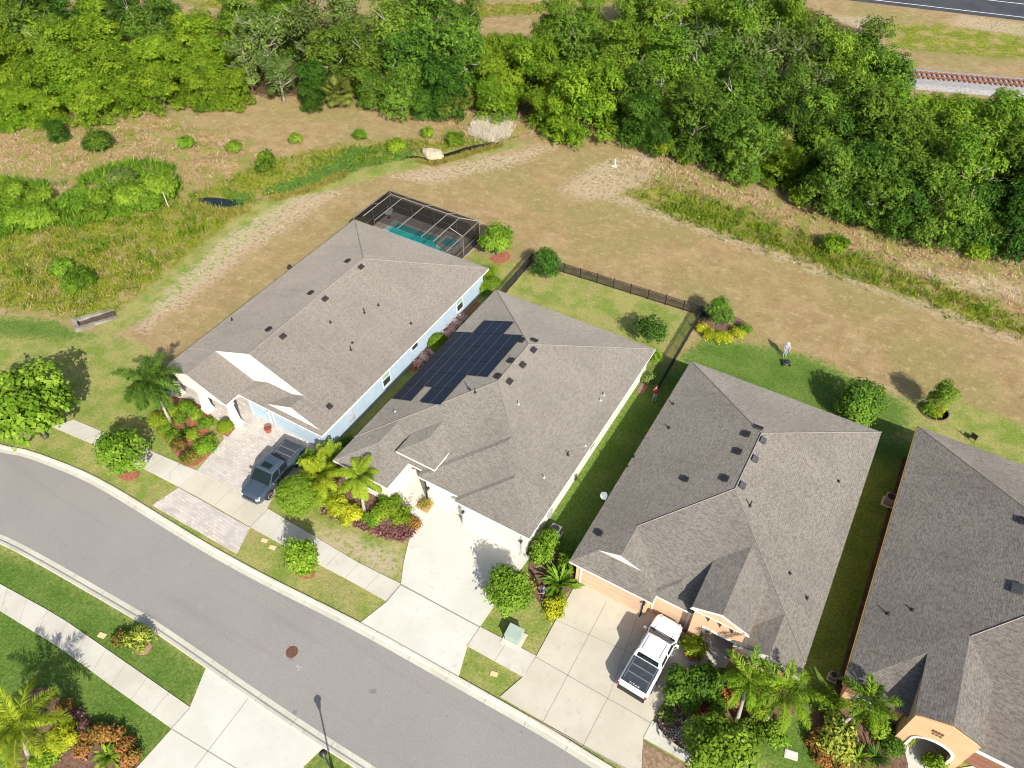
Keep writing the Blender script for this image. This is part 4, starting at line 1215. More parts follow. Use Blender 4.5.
def pickup(name, label, loc, rz, body_m, tail_text=None, sunroof=False, dark_bumper=True):
    """local +y is the front; origin on the ground in the middle"""
    v = thing(name, label, 'pickup truck', loc, rz)
    st = [(-2.78, .98, 1.22), (-2.70, 1.0, 1.27), (-1.6, 1.0, 1.27), (-.80, 1.0, 1.27), (-.70, 1.0, 1.20), (.3, 1.0, 1.16), (1.05, 1.0, 1.14), (1.25, .995, 1.13), (1.9, .985, 1.10), (2.45, .95, 1.04), (2.68, .86, .98), (2.80, .72, .86)]
    mb = MB(); rows = []
    for y, hw, zt in st:
        sec = [(-hw * .94, .40), (-hw, .62), (-hw * 1.0, zt - .22), (-hw * .975, zt - .08), (-hw * .90, zt), (-hw * .45, zt + (.035 if y > 1 else 0)), (0, zt + (.04 if y > 1 else 0))]
        sec = sec + [(-x, z) for x, z in sec[-2::-1]]
        rows.append([(x, y, z) for x, z in sec])
    n = len(rows[0]); o = 0
    vs = [p for r_ in rows for p in r_]
    fs = []
    for i in range(len(rows) - 1):
        for k in range(n - 1): fs.append((i * n + k, (i + 1) * n + k, (i + 1) * n + k + 1, i * n + k + 1))
        fs.append((i * n + n - 1, (i + 1) * n + n - 1, (i + 1) * n, i * n))
    fs.append(tuple(range(n))); fs.append(tuple(range((len(rows) - 1) * n, len(rows) * n))[::-1])
    mb.add(vs, fs)
    body = mb.build('body', body_m, v, smooth=True)
    body.modifiers.new('edge', 'EDGE_SPLIT').split_angle = R(38)
    # cab
    cb = MB()
    base = [(-.95, -.80, 1.15), (.95, -.80, 1.15), (.94, 1.45, 1.12), (-.94, 1.45, 1.12)]
    mid = [(-.86, -.68, 1.74), (.86, -.68, 1.74), (.83, .78, 1.76), (-.83, .78, 1.76)]
    topc = [(-.74, -.58, 1.85), (.74, -.58, 1.85), (.71, .64, 1.87), (-.71, .64, 1.87)]
    vs = base + mid + topc + [(0, -.6, 1.875), (0, .70, 1.895)]
    cb.add(vs, [(0, 1, 5, 4), (1, 2, 6, 5), (2, 3, 7, 6), (3, 0, 4, 7), (4, 5, 9, 12, 8), (5, 6, 10, 9), (6, 7, 11, 13, 10), (7, 4, 8, 11), (8, 12, 13, 11), (12, 9, 10, 13)])
    cab = cb.build('cab', body_m, v, smooth=True, bevel=.03)
    cab.modifiers.new('edge', 'EDGE_SPLIT').split_angle = R(28)
    def pane(nm, q, off, mat=CARGL, par=v, shrink=.09):
        q = [Vector(p) for p in q]
        c_ = sum(q, Vector()) / len(q)
        nn = (q[1] - q[0]).cross(q[2] - q[0]).normalized()
        if nn.dot(c_ - Vector((0, .2, 1.2))) < 0: nn = -nn
        q = [c_ + (p - c_) * (1 - shrink) + nn * off for p in q]
        mb = MB(); k_ = len(q)
        mb.add([tuple(p) for p in q] + [tuple(p - nn * .03) for p in q], [tuple(range(k_)), tuple(range(2 * k_ - 1, k_ - 1, -1))] + [(i, i + k_, (i + 1) % k_ + k_, (i + 1) % k_) for i in range(k_)])
        return mb.build(nm, mat, par)
    B, T_ = [Vector(p) for p in base], [Vector(p) for p in mid]
    pane('windshield', [B[2], B[3], T_[3], T_[2]], .012, shrink=.07)
    pane('rear_window', [B[0], B[1], T_[1], T_[0]], .012, shrink=.2)
    for sgn, (b0, b1, t0, t1) in ((1, (B[1], B[2], T_[1], T_[2])), (-1, (B[0], B[3], T_[0], T_[3]))):
        m0, m1 = b0.lerp(b1, .46), t0.lerp(t1, .5)
        for nm, q in (('side_window', [b0.lerp(b1, .05) + Vector((0, 0, .04)), m0 + Vector((0, 0, .04)), m1, t0]), ('side_window', [m0 + Vector((0, .06, .04)), b1.lerp(b0, .06) + Vector((0, 0, .04)), t1, m1 + Vector((0, .06, 0))])):
            pane(nm, q, .012, shrink=.09)
    if sunroof: MB().box(-.40, .40, .12, .56, 1.86, 1.91).build('sunroof', CARGL, v)
    # tonneau cover with ribs
    tn = MB().box(-.86, .86, -2.69, -.88, 1.26, 1.31).build('tonneau_cover', TONNEAU, v, bevel=.015)
    rb = MB()
    for y in (-1.42, -1.99): rb.box(-.74, .74, y - .035, y + .035, 1.305, 1.325)
    for x in (-.76, .76): rb.box(x - .02, x + .02, -2.5, -.95, 1.305, 1.32)
    rb.build('rib', TRIBS, tn)
    MB().box(-.3, .3, -.87, -.80, 1.6, 1.66).build('brake_light', PLASTIC, v)
    # bumpers, grille, lights, mirrors, wheels
    MB().box(-.92, .92, -2.98, -2.80, .48, .70).build('rear_bumper', PLASTIC if dark_bumper else CHROME, v, bevel=.03)
    fb = MB().add([(-.95, 2.60, .42), (.95, 2.60, .42), (.66, 2.90, .42), (-.66, 2.90, .42), (-.95, 2.60, .66), (.95, 2.60, .66), (.66, 2.90, .66), (-.66, 2.90, .66)], [(0, 1, 2, 3), (7, 6, 5, 4), (0, 4, 5, 1), (1, 5, 6, 2), (2, 6, 7, 3), (3, 7, 4, 0)])
    fb.build('front_bumper', body_m if sunroof else PLASTIC, v, bevel=.03)
    MB().box(-.5, .5, 2.80, 2.835, .66, .86).build('grille', PLASTIC, v, bevel=.01)
    for s_ in (-1, 1):
        MB().obox((s_ * .74, 2.70, .82), (.32, .12, .16), -s_ * .62).build('headlight', LAMPG, v, bevel=.02)
        MB().box(s_ * .93 - .06, s_ * .93 + .06, -2.815, -2.72, .72, 1.02).build('tail_light', REDL, v)
        mr = MB().obox((s_ * 1.12, 1.18, 1.22), (.24, .12, .18), s_ * .15).build('side_mirror', body_m if not sunroof else CHROME, v, bevel=.03)
        MB().obox((s_ * 1.02, 1.19, 1.15), (.2, .05, .05)).build('mirror_arm', PLASTIC, mr)
        for y in (-1.72, 1.78):
            w = MB().lathe([(.25, -.14), (.37, -.13), (.40, -.09), (.40, .09), (.37, .13), (.25, .14)], (0, 0, 0), 24, 0, 'X').build('wheel', RUBBER, v, smooth=False)
            w.location = (s_ * .915, y, .40)
            MB().lathe([(.0, -.11), (.24, -.11), (.255, .145 * 1), (.20, .148), (.08, .11), (.0, .12)], (0, 0, 0), 20, 0, 'X').build('rim', ALLOY, w).scale = (s_, 1, 1)
            ar = MB()
            for i in range(12):
                a0, a1 = math.pi * i / 12, math.pi * (i + 1) / 12
                ar.add([(s_ * x_, y + rr * math.cos(a), .40 + rr * math.sin(a)) for x_ in (.97, 1.012) for rr, a in ((.42, a0), (.50, a0), (.50, a1), (.42, a1))], [(0, 1, 2, 3), (7, 6, 5, 4), (0, 4, 5, 1), (1, 5, 6, 2), (2, 6, 7, 3), (3, 7, 4, 0)])
            ar.build('wheel_arch', PLASTIC, v)
    hs = MB()
    for s_ in (-1, 1): hs.add([(s_ * .60, 1.5, 1.168), (s_ * .625, 1.5, 1.166), (s_ * .60, 2.62, 1.035), (s_ * .575, 2.62, 1.037), (s_ * .60, 1.5, 1.12), (s_ * .625, 1.5, 1.12), (s_ * .60, 2.62, .98), (s_ * .575, 2.62, .98)], [(0, 1, 2, 3), (0, 4, 5, 1), (1, 5, 6, 2), (2, 6, 7, 3), (3, 7, 4, 0)])
    hs.box(-.86, .86, 1.44, 1.50, 1.10, 1.176).build('hood_seam', PLASTIC, v)
    rl = MB()
    for s_ in (-1, 1): rl.box(s_ * .60 - .012, s_ * .60 + .012, -.5, .6, 1.865, 1.89)
    rl.build('roof_gutter', PLASTIC if not sunroof else CHROME, v)
    for s_ in (-1, 1):
        for y in (-.62, .22, 1.06):
            MB().box(s_ * 1.0 - .004, s_ * 1.0 + .004, y - .008, y + .008, .6, 1.05).build('door_seam', PLASTIC, v)
        for y in (-.45, .4): MB().box(s_ * 1.0 - .02, s_ * 1.0 + .025, y - .1, y + .1, .93, .97).build('door_handle', CHROME, v)
    if tail_text:
        cu = bpy.data.curves.new('tailgate_lettering', 'FONT')
        cu.body = tail_text; cu.size = .17; cu.align_x = 'CENTER'; cu.extrude = .004; cu.space_character = 1.55
        to = bpy.data.objects.new('tmp', cu); COL.objects.link(to)
        dg = bpy.context.evaluated_depsgraph_get()
        me = bpy.data.meshes.new_from_object(to.evaluated_get(dg))
        bpy.data.objects.remove(to)
        o = part('tailgate_lettering', me, v, CARW)
        o.location = (0, -2.64, 1.316)
        MB().box(-.6, .6, -2.80, -2.79, .75, 1.1).build('tailgate_panel', body_m, v)
    return v

a, b_ = Vector(G(653, 622, 1.1)), Vector(G(626, 694, 1.1))
pickup('pickup_truck', 'white pickup truck with dark tonneau cover on the tan concrete driveway', (-3.3, 24.05, .062), R(-3), CARW, tail_text='TITAN').scale = (1.05, 1.05, 1.05)
pickup('pickup_truck', 'slate blue pickup truck with sunroof on the block paved driveway', (-35.85, 22.75, .058), R(184), SLATE, sunroof=True).scale = (1.05, 1.05, 1.05)

# ------------------------------------------------------------------ PEOPLE
SKIN = M('skin', (.45, .26, .17), (.42, .24, .155), rough=.6)
def cloth(name, c): return M(name, c, tuple(x * .8 for x in c), rough=.9, scale=6)
def skin_obj(name, V, E, Rr, mat, parent, root=0):
    me = bpy.data.meshes.new(name); me.from_pydata([tuple(p) for p in V], E, [])
    o = part(name, me, parent, mat)
    sk = o.modifiers.new('skin', 'SKIN')
    for i, r_ in enumerate(Rr):
        d = me.skin_vertices[0].data[i]
        d.radius = (r_, r_) if not isinstance(r_, tuple) else r_
        d.use_root = (i == root)
    o.modifiers.new('sub', 'SUBSURF').levels = 1
    o.modifiers['sub'].render_levels = 1
    return o
def hand(V, E, Rr, wrist_i, wrist, d):
    """palm with four fingers and a thumb growing from a wrist vertex, continuous with the arm"""
    d = d.normalized(); side = d.cross(Vector((0, 0, 1)) if abs(d.z) < .9 else Vector((0, 1, 0))).normalized(); dn = d.cross(side)
    p = wrist + d * .08; V.append(p); Rr.append(.026); E.append((wrist_i, len(V) - 1)); pi = len(V) - 1
    for k, ln in enumerate((.06, .072, .068, .052)):
        q = p + side * (.033 - .022 * k) + d * .02; V.append(q); Rr.append(.010); E.append((pi, len(V) - 1))
        q2 = q + d * ln * .6 + dn * .015; V.append(q2); Rr.append(.009); E.append((len(V) - 2, len(V) - 1))
        V.append(q2 + d * ln * .3 + dn * .03); Rr.append(.007); E.append((len(V) - 2, len(V) - 1))
    V.append(wrist + d * .04 + side * .045); Rr.append(.011); E.append((wrist_i, len(V) - 1))
    V.append(wrist + d * .08 + side * .06 + dn * .02); Rr.append(.009); E.append((len(V) - 2, len(V) - 1))

def person(label, loc, rz, pose, shirt, trousers, hat=None, hair=(.05, .035, .025), short=False):
    """local +y is forward; pose holds joint positions in metres"""
    p = thing('person', label, 'person', loc, rz)
    J = {k: Vector(q) for k, q in pose.items()}
    V = [J['hip'], J['waist'], J['chest'], J['neck'], J['head'], J['crown']]
    E = [(0, 1), (1, 2), (2, 3), (3, 4), (4, 5)]
    Rr = [.14, (.15, .11), (.17, .12), .06, (.085, .10), (.07, .085)]
    for s_ in 'lr':
        i = len(V)
        V += [J['sho_' + s_], J['elb_' + s_], J['wri_' + s_]]; E += [(2, i), (i, i + 1), (i + 1, i + 2)]; Rr += [.065, .045, .032]
        hand(V, E, Rr, i + 2, J['wri_' + s_], J['wri_' + s_] - J['elb_' + s_])
        i = len(V)
        fwd = Vector((0, .16, -.02))
        V += [J['hipj_' + s_], J['kne_' + s_], J['ank_' + s_], J['ank_' + s_] + Vector((0, -.04, -.04)), J['ank_' + s_] + fwd + Vector((0, 0, -.03))]
        E += [(0, i), (i, i + 1), (i + 1, i + 2), (i + 2, i + 3), (i + 2, i + 4)]; Rr += [.09, .065, .045, .04, .038]
    skin_obj('body', V, E, Rr, SKIN, p)
    # face: nose, eyes, ears
    up = (J['crown'] - J['head']).normalized(); f = Vector((0, 1, 0)); f = (f - up * f.dot(up)).normalized(); sd = f.cross(up)
    fc = MB()
    hc = J['head'] + up * .02
    fc.obox(tuple(hc + f * .10 - up * .01), (.025, .035, .04)); fc.build('nose', SKIN, p)
    eb = MB()
    for s_ in (-1, 1): eb.obox(tuple(hc + f * .088 + sd * s_ * .034 + up * .015), (.022, .012, .012))
    eb.build('eyes', BLACKM, p)
    mo = MB().obox(tuple(hc + f * .09 - up * .05), (.045, .012, .010)); mo.build('mouth', cloth('lips', (.3, .1, .08)), p)
    er = MB()
    for s_ in (-1, 1): er.obox(tuple(hc + sd * s_ * .088), (.02, .04, .055))
    er.build('ears', SKIN, p)
    # clothes: shirt over trunk and arms, trousers over legs, shoes
    V = [J['hip'] + Vector((0, 0, -.02)), J['waist'], J['chest'], J['chest'].lerp(J['neck'], .55)]; E = [(0, 1), (1, 2), (2, 3)]; Rr = [(.17, .135), (.175, .13), (.195, .14), .10]
    for s_ in 'lr':
        i = len(V); V += [J['sho_' + s_], J['elb_' + s_]]; E += [(2, i), (i, i + 1)]; Rr += [.085, .068]
        if not short: V.append(J['wri_' + s_]); E.append((i + 1, i + 2)); Rr.append(.05)
    skin_obj('shirt', V, E, Rr, cloth('shirt_cloth', shirt), p)
    V = [J['hip'] + Vector((0, 0, .03)), J['hip'] + Vector((0, 0, -.05))]; E = [(0, 1)]; Rr = [(.165, .125), (.17, .13)]
    for s_ in 'lr':
        i = len(V); V += [J['hipj_' + s_], J['kne_' + s_], J['ank_' + s_] + Vector((0, 0, .05))]; E += [(1, i), (i, i + 1), (i + 1, i + 2)]; Rr += [.115, .085, .07]
    skin_obj('trousers', V, E, Rr, cloth('trouser_cloth', trousers), p)
    sh = MB()
    for s_ in 'lr': sh.obox(tuple(J['ank_' + s_] + Vector((0, .05, -.045))), (.10, .28, .08))
    sh.build('shoes', cloth('shoe', (.35, .2, .12)), p, bevel=.02)
    Rm = up.to_track_quat('Z', 'Y').to_matrix().to_4x4()
    hm = MB()
    if hat is not None:
        hm.lathe([(.17, .05), (.175, .062), (.118, .075), (.112, .13), (.08, .175), (.0, .185)], n=16)
        o = hm.build('hat', cloth('hat_cloth', hat), p, smooth=True)
    else:
        hm.lathe([(.098, .0), (.112, .05), (.108, .1), (.08, .145), (.0, .165)], n=14)
        o = hm.build('hair', cloth('hair_strands', hair), p, smooth=True)
    o.matrix_local = Matrix.Translation(J['head'] - up * .005) @ Rm
    return p
STAND = dict(hip=(0, 0, .95), waist=(0, 0, 1.1), chest=(0, .01, 1.32), neck=(0, .01, 1.48), head=(0, .03, 1.60), crown=(0, .03, 1.70),
             sho_l=(-.2, 0, 1.40), elb_l=(-.27, .05, 1.13), wri_l=(-.22, .27, 1.02), sho_r=(.2, 0, 1.40), elb_r=(.27, .05, 1.13), wri_r=(.22, .27, 1.02),
             hipj_l=(-.1, 0, .86), kne_l=(-.12, .03, .48), ank_l=(-.13, -.02, .09), hipj_r=(.1, 0, .86), kne_r=(.12, .12, .48), ank_r=(.13, .1, .09))
BEND = dict(STAND); BEND.update(waist=(0, .12, 1.06), chest=(0, .32, 1.2), neck=(0, .45, 1.29), head=(0, .54, 1.36), crown=(0, .6, 1.45),
             sho_l=(-.2, .34, 1.2), elb_l=(-.26, .42, .95), wri_l=(-.2, .58, .80), sho_r=(.2, .34, 1.2), elb_r=(.26, .42, .95), wri_r=(.2, .58, .80))
x, y = G(784, 356); person('person in a white hat and pale blue jeans standing where the lawn meets dry grass', (x, y, 0), R(205), STAND, (.30, .34, .40), (.34, .45, .62), hat=(.85, .85, .82))
mw_ang = R(205)
def mower(label, loc, rz, deck):
    m_ = thing('lawn_mower', label, 'lawn mower', loc, rz)
    MB().lathe([(.34, .10), (.36, .16), (.30, .24), (.0, .26)], n=18).build('deck', deck, m_)
    MB().lathe([(.15, .24), (.16, .36), (.10, .40), (.0, .41)], n=14).build('engine', BLACKM, m_)
    for sx in (-1, 1):
        for yy in (-.3, .3): MB().lathe([(.05, -.03), (.12, -.03), (.12, .03), (.05, .03)], (sx * .34, yy, .12), 14, 0, 'X').build('wheel', RUBBER, m_)
    MB().tube([(-.2, -.3, .2), (-.2, -.85, .98), (.2, -.85, .98), (.2, -.3, .2)], .017, 6).build('handle', BLACKM, m_)
    return m_
ph = Vector((math.cos(R(295)), math.sin(R(295))))
DECKD = M('dark_mower_deck', (.03, .035, .05), (.05, .04, .035), rough=.4)
fw_ = Vector((-math.sin(R(205)), math.cos(R(205))))
mower('black push mower in front of the white hatted person', (x + fw_.x * 1.05, y + fw_.y * 1.05, 0), R(205), DECKD)
x, y = G(654, 402); person('person in a dark red shirt and blue jeans bending in the shaded strip between roofs', (x, y, 0), R(20), BEND, (.38, .03, .05), (.18, .30, .42), hat=(.1, .03, .03), short=True)
x, y = G(543, 598); person('person in a bright blue shirt standing among shrubs beside the peach garage', (x, y, .07), R(120), STAND, (.03, .07, .32), (.03, .03, .05), short=True)

# ------------------------------------------------------------------ FENCES
def fence(name, label, runs, h=1.2, group=None):
    f = thing(name, label, 'fence', (*runs[0], 0), 0, group)
    ox, oy = runs[0]
    post0 = None; rails = MB(); pk = MB()
    for a, b_ in zip(runs, runs[1:]):
        a, b_ = Vector(a), Vector(b_); L = (b_ - a).length; n = max(1, round(L / 1.9)); d = (b_ - a) / L
        ang = math.atan2(d.y, d.x)
        for i in range(n + 1):
            q = a + d * L * i / n
            if post0 is None:
                post0 = MB().box(-.035, .035, -.035, .035, 0, h + .08).box(-.045, .045, -.045, .045, h + .08, h + .11).build('post', BLACKM, f)
                o = post0
            else: o = post0.copy(); COL.objects.link(o); o.parent = f
            o.location = (q.x - ox, q.y - oy, 0); o.rotation_euler = (0, 0, ang)
        for z in (.15, h - .18, h):
            m_ = (a + b_) / 2; rails.obox((m_.x - ox, m_.y - oy, z), (L, .035, .05), ang)
        k = int(L / .105)
        for i in range(k):
            q = a + d * (i + .5) * L / k
            pk.obox((q.x - ox, q.y - oy, h / 2 + .02), (.03, .03, h - .06), ang)
    rails.build('rail', BLACKM, f); pk.build('pickets', BLACKM, f)
    return f
cL, cR = G(532, 263), G(701, 316)
fence('metal_fence', 'black metal picket fence along the back of the enclosed yard', [cL, cR])
fence('metal_fence', 'black metal picket fence on the right side of the enclosed yard', [(cR[0], cR[1] - .12), (-12.75, 47.6)])
fence('metal_fence', 'short black metal picket fence left of the enclosed yard beside the red mulch', [(cL[0], cL[1] - .12), (-31.75, 51.2)])

# ------------------------------------------------------------------ STREET FURNITURE AND SMALL THINGS
lx, ly = -17.02 + .0, 7.25
LH = 3.55
hx, hy = G(323.5, 754, LH - .2)
lamp = thing('street_lamp', 'black street lamp on the grass corner by the kerb at the bottom edge', 'street lamp', (hx, hy, 0))
MB().lathe([(.16, 0), (.16, .1), (.10, .16), (.09, .6), (.055, .7), (.05, LH - .55)], n=12).build('pole', BLACKM, lamp)
hd = MB().lathe([(.06, LH - .58), (.10, LH - .52), (.12, LH - .45)], n=14).build('lamp_head', BLACKM, lamp)
MB().lathe([(.12, LH - .45), (.19, LH - .12), (.19, LH - .10)], n=14).build('lamp_glass', M('lamp_glass', (.25, .27, .3), (.2, .22, .25), rough=.15), hd)
MB().lathe([(.24, LH - .10), (.22, LH - .04), (.10, LH + .06), (.03, LH + .10), (.0, LH + .2)], n=16).build('lamp_cap', BLACKM, hd)
RUSTC = M('rusty_iron', (.16, .07, .045), (.10, .05, .035), rough=.8, scale=8)
mh = thing('manhole_cover', 'round rusty manhole cover in the road', 'manhole', (*G(292, 652), .012))
MB().lathe([(.42, 0), (.42, .012), (.36, .014), (.36, .002)], n=28).build('ring', RUSTC, mh)
cv = MB().lathe([(.355, .001), (.355, .012), (.0, .013)], n=28)
for i in range(5): cv.box(-.26 + abs(i - 2) * .03, .26 - abs(i - 2) * .03, -.22 + i * .11 - .015, -.22 + i * .11 + .015, .012, .018)
cv.build('cover', RUSTC, mh)
PW = M('chalk_paint', (.42, .41, .39), rough=.8)
x, y = G(298, 668)
mb = MB()
for dx, dy, rz in ((-.12, .1, .9), (.12, -.1, .9), (0, .02, -.6), (.16, .12, .2)): mb.obox((x + dx, y + dy, .018), (.2, .05, .004), rz)
struct(mb.build('survey_mark', PW))
TRG = M('pale_green_metal', (.31, .38, .32), (.28, .345, .29), rough=.5)
tr = thing('transformer_box', 'pale green utility transformer box on a concrete pad beside the sidewalk', 'utility box', (*G(514, 638), 0), R(3))
MB().box(-.68, .75, -.72, .62, 0, .10).build('pad', CONC, tr)
MB().box(-.52, .52, -.42, .48, .10, .74).build('cabinet', TRG, tr, bevel=.03)
lid = MB().add([(-.56, -.46, .74), (.56, -.46, .74), (.56, .52, .80), (-.56, .52, .80), (-.56, -.46, .80), (.56, -.46, .80), (.56, .52, .88), (-.56, .52, .88)], [(0, 3, 2, 1), (4, 5, 6, 7), (0, 1, 5, 4), (1, 2, 6, 5), (2, 3, 7, 6), (3, 0, 4, 7)]).build('lid', TRG, tr, bevel=.02)
MB().box(-.1, .1, -.44, -.42, .4, .55).build('latch', LEAD, tr)
BOXM = M('meter_lid', (.62, .47, .27), (.55, .42, .24), rough=.85)
BOXG = M('grey_lid', (.60, .57, .50), (.5, .47, .42), rough=.85)
for px, py, lab, w, mt in [(264.5, 540.5, 'tan utility lid in the verge grass, nearer the slate truck of the two lids', .5, BOXM), (272.5, 547.5, 'tan utility lid in the verge grass, the one nearer the small street tree', .5, BOXM),
                       (494, 674, 'tan utility lid in the small grass plot between two driveway aprons', .5, BOXM), (102, 635.5, 'tan utility lid in the lush strip by the far sidewalk', .55, BOXM), (791, 755, 'pale utility lid in the lawn below the palms', .8, BOXG)]:
    tb = thing('utility_lid', lab, 'utility lid', (*G(px, py), 0), R(12))
    MB().box(-w / 2, w / 2, -w * .33, w * .33, -.05, .05).build('rim', mt, tb, bevel=.01)
    MB().box(-w / 2 + .05, w / 2 - .05, -w * .33 + .05, w * .33 - .05, .05, .062).build('lid', mt, tb)
ACM = M('ac_grey', (.20, .195, .19), (.16, .155, .15), rough=.6)
def ac_unit(label, x, y):
    a = thing('air_conditioner', label, 'air conditioner', (x, y, 0))
    MB().box(-.5, .5, -.5, .5, 0, .08).build('pad', CONC, a)
    MB().box(-.4, .4, -.4, .4, .08, .85).build('cabinet', ACM, a, bevel=.04)
    MB().lathe([(.33, .85), (.33, .865), (.0, .87)], n=18).build('fan_grille', PLASTIC, a)
    return a
x, y = G(556, 535); ac_unit('grey air conditioner beside the white wall behind the green shrubs', x - .1, y)
x, y = G(898, 480); ac_unit('dark air conditioner in the deep shade beside the orange house wall', 7.9, 45.6)
x, y = G(832, 678); ac_unit('small grey air conditioner low in the shaded strip just behind the palms', x, y).scale = (.62, .62, .62)
POT = M('terracotta', (.36, .10, .06), (.30, .08, .05), rough=.8)
x, y = G(269, 432)
pot = thing('clay_pot', 'red clay pot on the block paving by the pale blue garage', 'pot', (x, y, .056))
MB().lathe([(.22, 0), (.30, .42), (.34, .43), (.34, .5), (.29, .5), (.27, .42), (0, .42)], n=18).build('vessel', POT, pot)
MB().lathe([(.27, .43), (.2, .47), (0, .49)], n=14).build('soil', M('potting_soil', (.16, .07, .04), rough=1), pot)
# concrete culvert end in the marsh edge
cul = thing('culvert_headwall', 'grey concrete culvert outlet with sloping sides at the marsh edge', 'culvert', (*G(90, 322), 0), R(-27))
CGREY = M('weathered_concrete', (.30, .265, .22), (.17, .15, .125), rough=.95, scale=1.2)
mb = MB()
for s_ in (-1, 1):
    mb.add([(s_ * .75, -1.3, 0), (s_ * 1.25, -1.3, 0), (s_ * 1.25, 3.2, 0), (s_ * .75, 3.2, 0), (s_ * .75, -1.3, .55), (s_ * 1.25, -1.3, .55), (s_ * 1.25, 3.2, .12), (s_ * .75, 3.2, .12)], [(0, 1, 2, 3), (4, 7, 6, 5), (0, 4, 5, 1), (1, 5, 6, 2), (2, 6, 7, 3), (3, 7, 4, 0)])
cul.scale = (.72, .78, .7)
mb.box(-1.25, 1.25, -1.9, -1.3, 0, .58)
mb.build('wing_wall', CGREY, cul)
MB().box(-.748, .748, -1.3, 3.2, -.02, .06).build('channel', M('wet_silt', (.10, .075, .045), (.06, .05, .035), rough=.6), cul)
MB().lathe([(.42, -.06), (.42, .02), (.33, .02), (.33, -.05)], (0, -1.29, .32), 18, 0, 'Y').build('pipe_mouth', PLASTIC, cul)
ROCKM = M('grey_rock', (.40, .38, .35), (.25, .235, .215), rough=.95, scale=2.5)
def rock(label, px, py, s, col=ROCKM):
    bm = bmesh.new(); bmesh.ops.create_icosphere(bm, subdivisions=2, radius=1)
    for v in bm.verts: v.co *= 1 + .22 * math.sin(v.co.x * 3.1 + s * 7) * math.cos(v.co.y * 2.7) + random.uniform(-.06, .06); v.co.x *= s; v.co.y *= s * .7; v.co.z *= s * .45
    me = bpy.data.meshes.new('boulder'); bm.to_mesh(me); bm.free()
    o = part('boulder', me, None, col); o.location = (*G(px, py), s * .15); tag(o, label, 'rock')
rock('long pale rock lying at the edge of the dark stream', 433, 156, 1.5, M('pale_rock', (.50, .42, .29), (.38, .32, .22), rough=.95))
x, y = G(615, 166); wp = thing('marker_post', 'white marker post standing on bare pale ground by the wood', 'post', (x, y, 0))
MB().box(-.05, .05, -.05, .05, 0, .95).box(-.06, .06, -.06, .06, .95, 1.0).build('post', TRIMW, wp)
MB().box(-.4, .3, -.35, .3, -.02, .06).build('concrete_footing', CONC, wp)
x, y = G(169, 208); wp = thing('marker_pole', 'thin leaning pale pole among the marsh shrubs', 'pole', (x, y, 0))
MB().tube([(0, 0, -.1), (-.3, .15, 2.0)], [.06, .045], 6).build('shaft', M('bleached_wood', (.55, .48, .36), rough=.9), wp); MB().lathe([(.05, 0), (.05, .05), (0, .06)], (-.3, .15, 2.0), 8).build('cap', CGREY, wp)
chair_thing('garden_chair', 'black metal garden chair on pale lawn behind the orange house', *G(972, 440), 0, R(160), BLACKM)
# ------------------------------------------------------------------ PLANTS
F_OAK = foliage('oak_leaf', (.036, .082, .011), (.16, .255, .032), .25)
F_DARK = foliage('dark_leaf', (.02, .055, .009), (.085, .175, .02), .2)
F_BRIGHT = foliage('bright_leaf', (.08, .155, .012), (.235, .33, .03), .28, vary=.18)
F_MID = foliage('mid_leaf', (.06, .13, .013), (.215, .325, .034), .25)
F_FRESH = foliage('fresh_leaf', (.085, .165, .014), (.25, .37, .045), .28, vary=.12)
F_GREY = foliage('grey_leaf', (.06, .10, .02), (.17, .23, .055), .2)
F_LIME = foliage('lime_leaf', (.12, .19, .015), (.30, .37, .04), .28, vary=.1)
F_YEL = foliage('yellow_leaf', (.20, .24, .015), (.52, .52, .05), .25, vary=.08)
F_BRONZE = foliage('bronze_leaf', (.05, .08, .015), (.26, .16, .04), .2, vary=.1)
F_VARI = foliage('variegated_leaf', (.07, .12, .015), (.45, .48, .09), .25, vary=.08)
F_CROT = foliage('croton_leaf', (.06, .09, .015), (.46, .20, .07), .2, vary=.1)
F_PURP = foliage('purple_leaf', (.12, .045, .045), (.38, .20, .17), .15, vary=.15)
F_RED = foliage('red_leaf', (.16, .015, .02), (.36, .05, .05), .2)
F_PALM = foliage('palm_leaf', (.06, .13, .012), (.28, .39, .035), .28, vary=.12)
F_PALMY = foliage('golden_palm_leaf', (.10, .17, .012), (.38, .46, .045), .28, vary=.1)
F_PALMD = foliage('dark_palm_leaf', (.025, .06, .010), (.10, .18, .025), .2)
F_FAN = foliage('fan_leaf', (.10, .13, .02), (.30, .33, .07), .2)
F_BLUE = foliage('agave_leaf', (.05, .07, .055), (.14, .17, .14), .1)
F_FLOW = foliage('flower_petal', (.55, .12, .10), (.85, .82, .78), .2)
F_STRAW = foliage('straw_blade', (.30, .20, .085), (.56, .42, .23), .25, vary=.05)
F_PINK = foliage('dry_reed_blade', (.36, .26, .155), (.64, .51, .36), .25, vary=.05)
F_MARSH = foliage('marsh_blade', (.13, .17, .016), (.40, .40, .05), .3, vary=.05)
F_OLIVE = foliage('olive_blade', (.16, .16, .03), (.42, .36, .10), .3, vary=.05)
F_GREENB = foliage('green_blade', (.08, .15, .012), (.22, .32, .03), .3, vary=.05)
F_WEED = foliage('water_weed_leaf', (.055, .13, .025), (.16, .26, .05), .2)
F_LAWN = foliage('lawn_blade', (.055, .10, .014), (.30, .36, .07), .3, vary=.02)
F_PALE = foliage('pale_dry_blade', (.50, .44, .34), (.74, .68, .56), .25, vary=.05)
BARK = M('grey_bark', (.24, .20, .16), (.14, .115, .09), rough=.95, scale=5)
BARKP = M('pale_bark', (.46, .42, .37), (.30, .27, .235), rough=.95, scale=5)
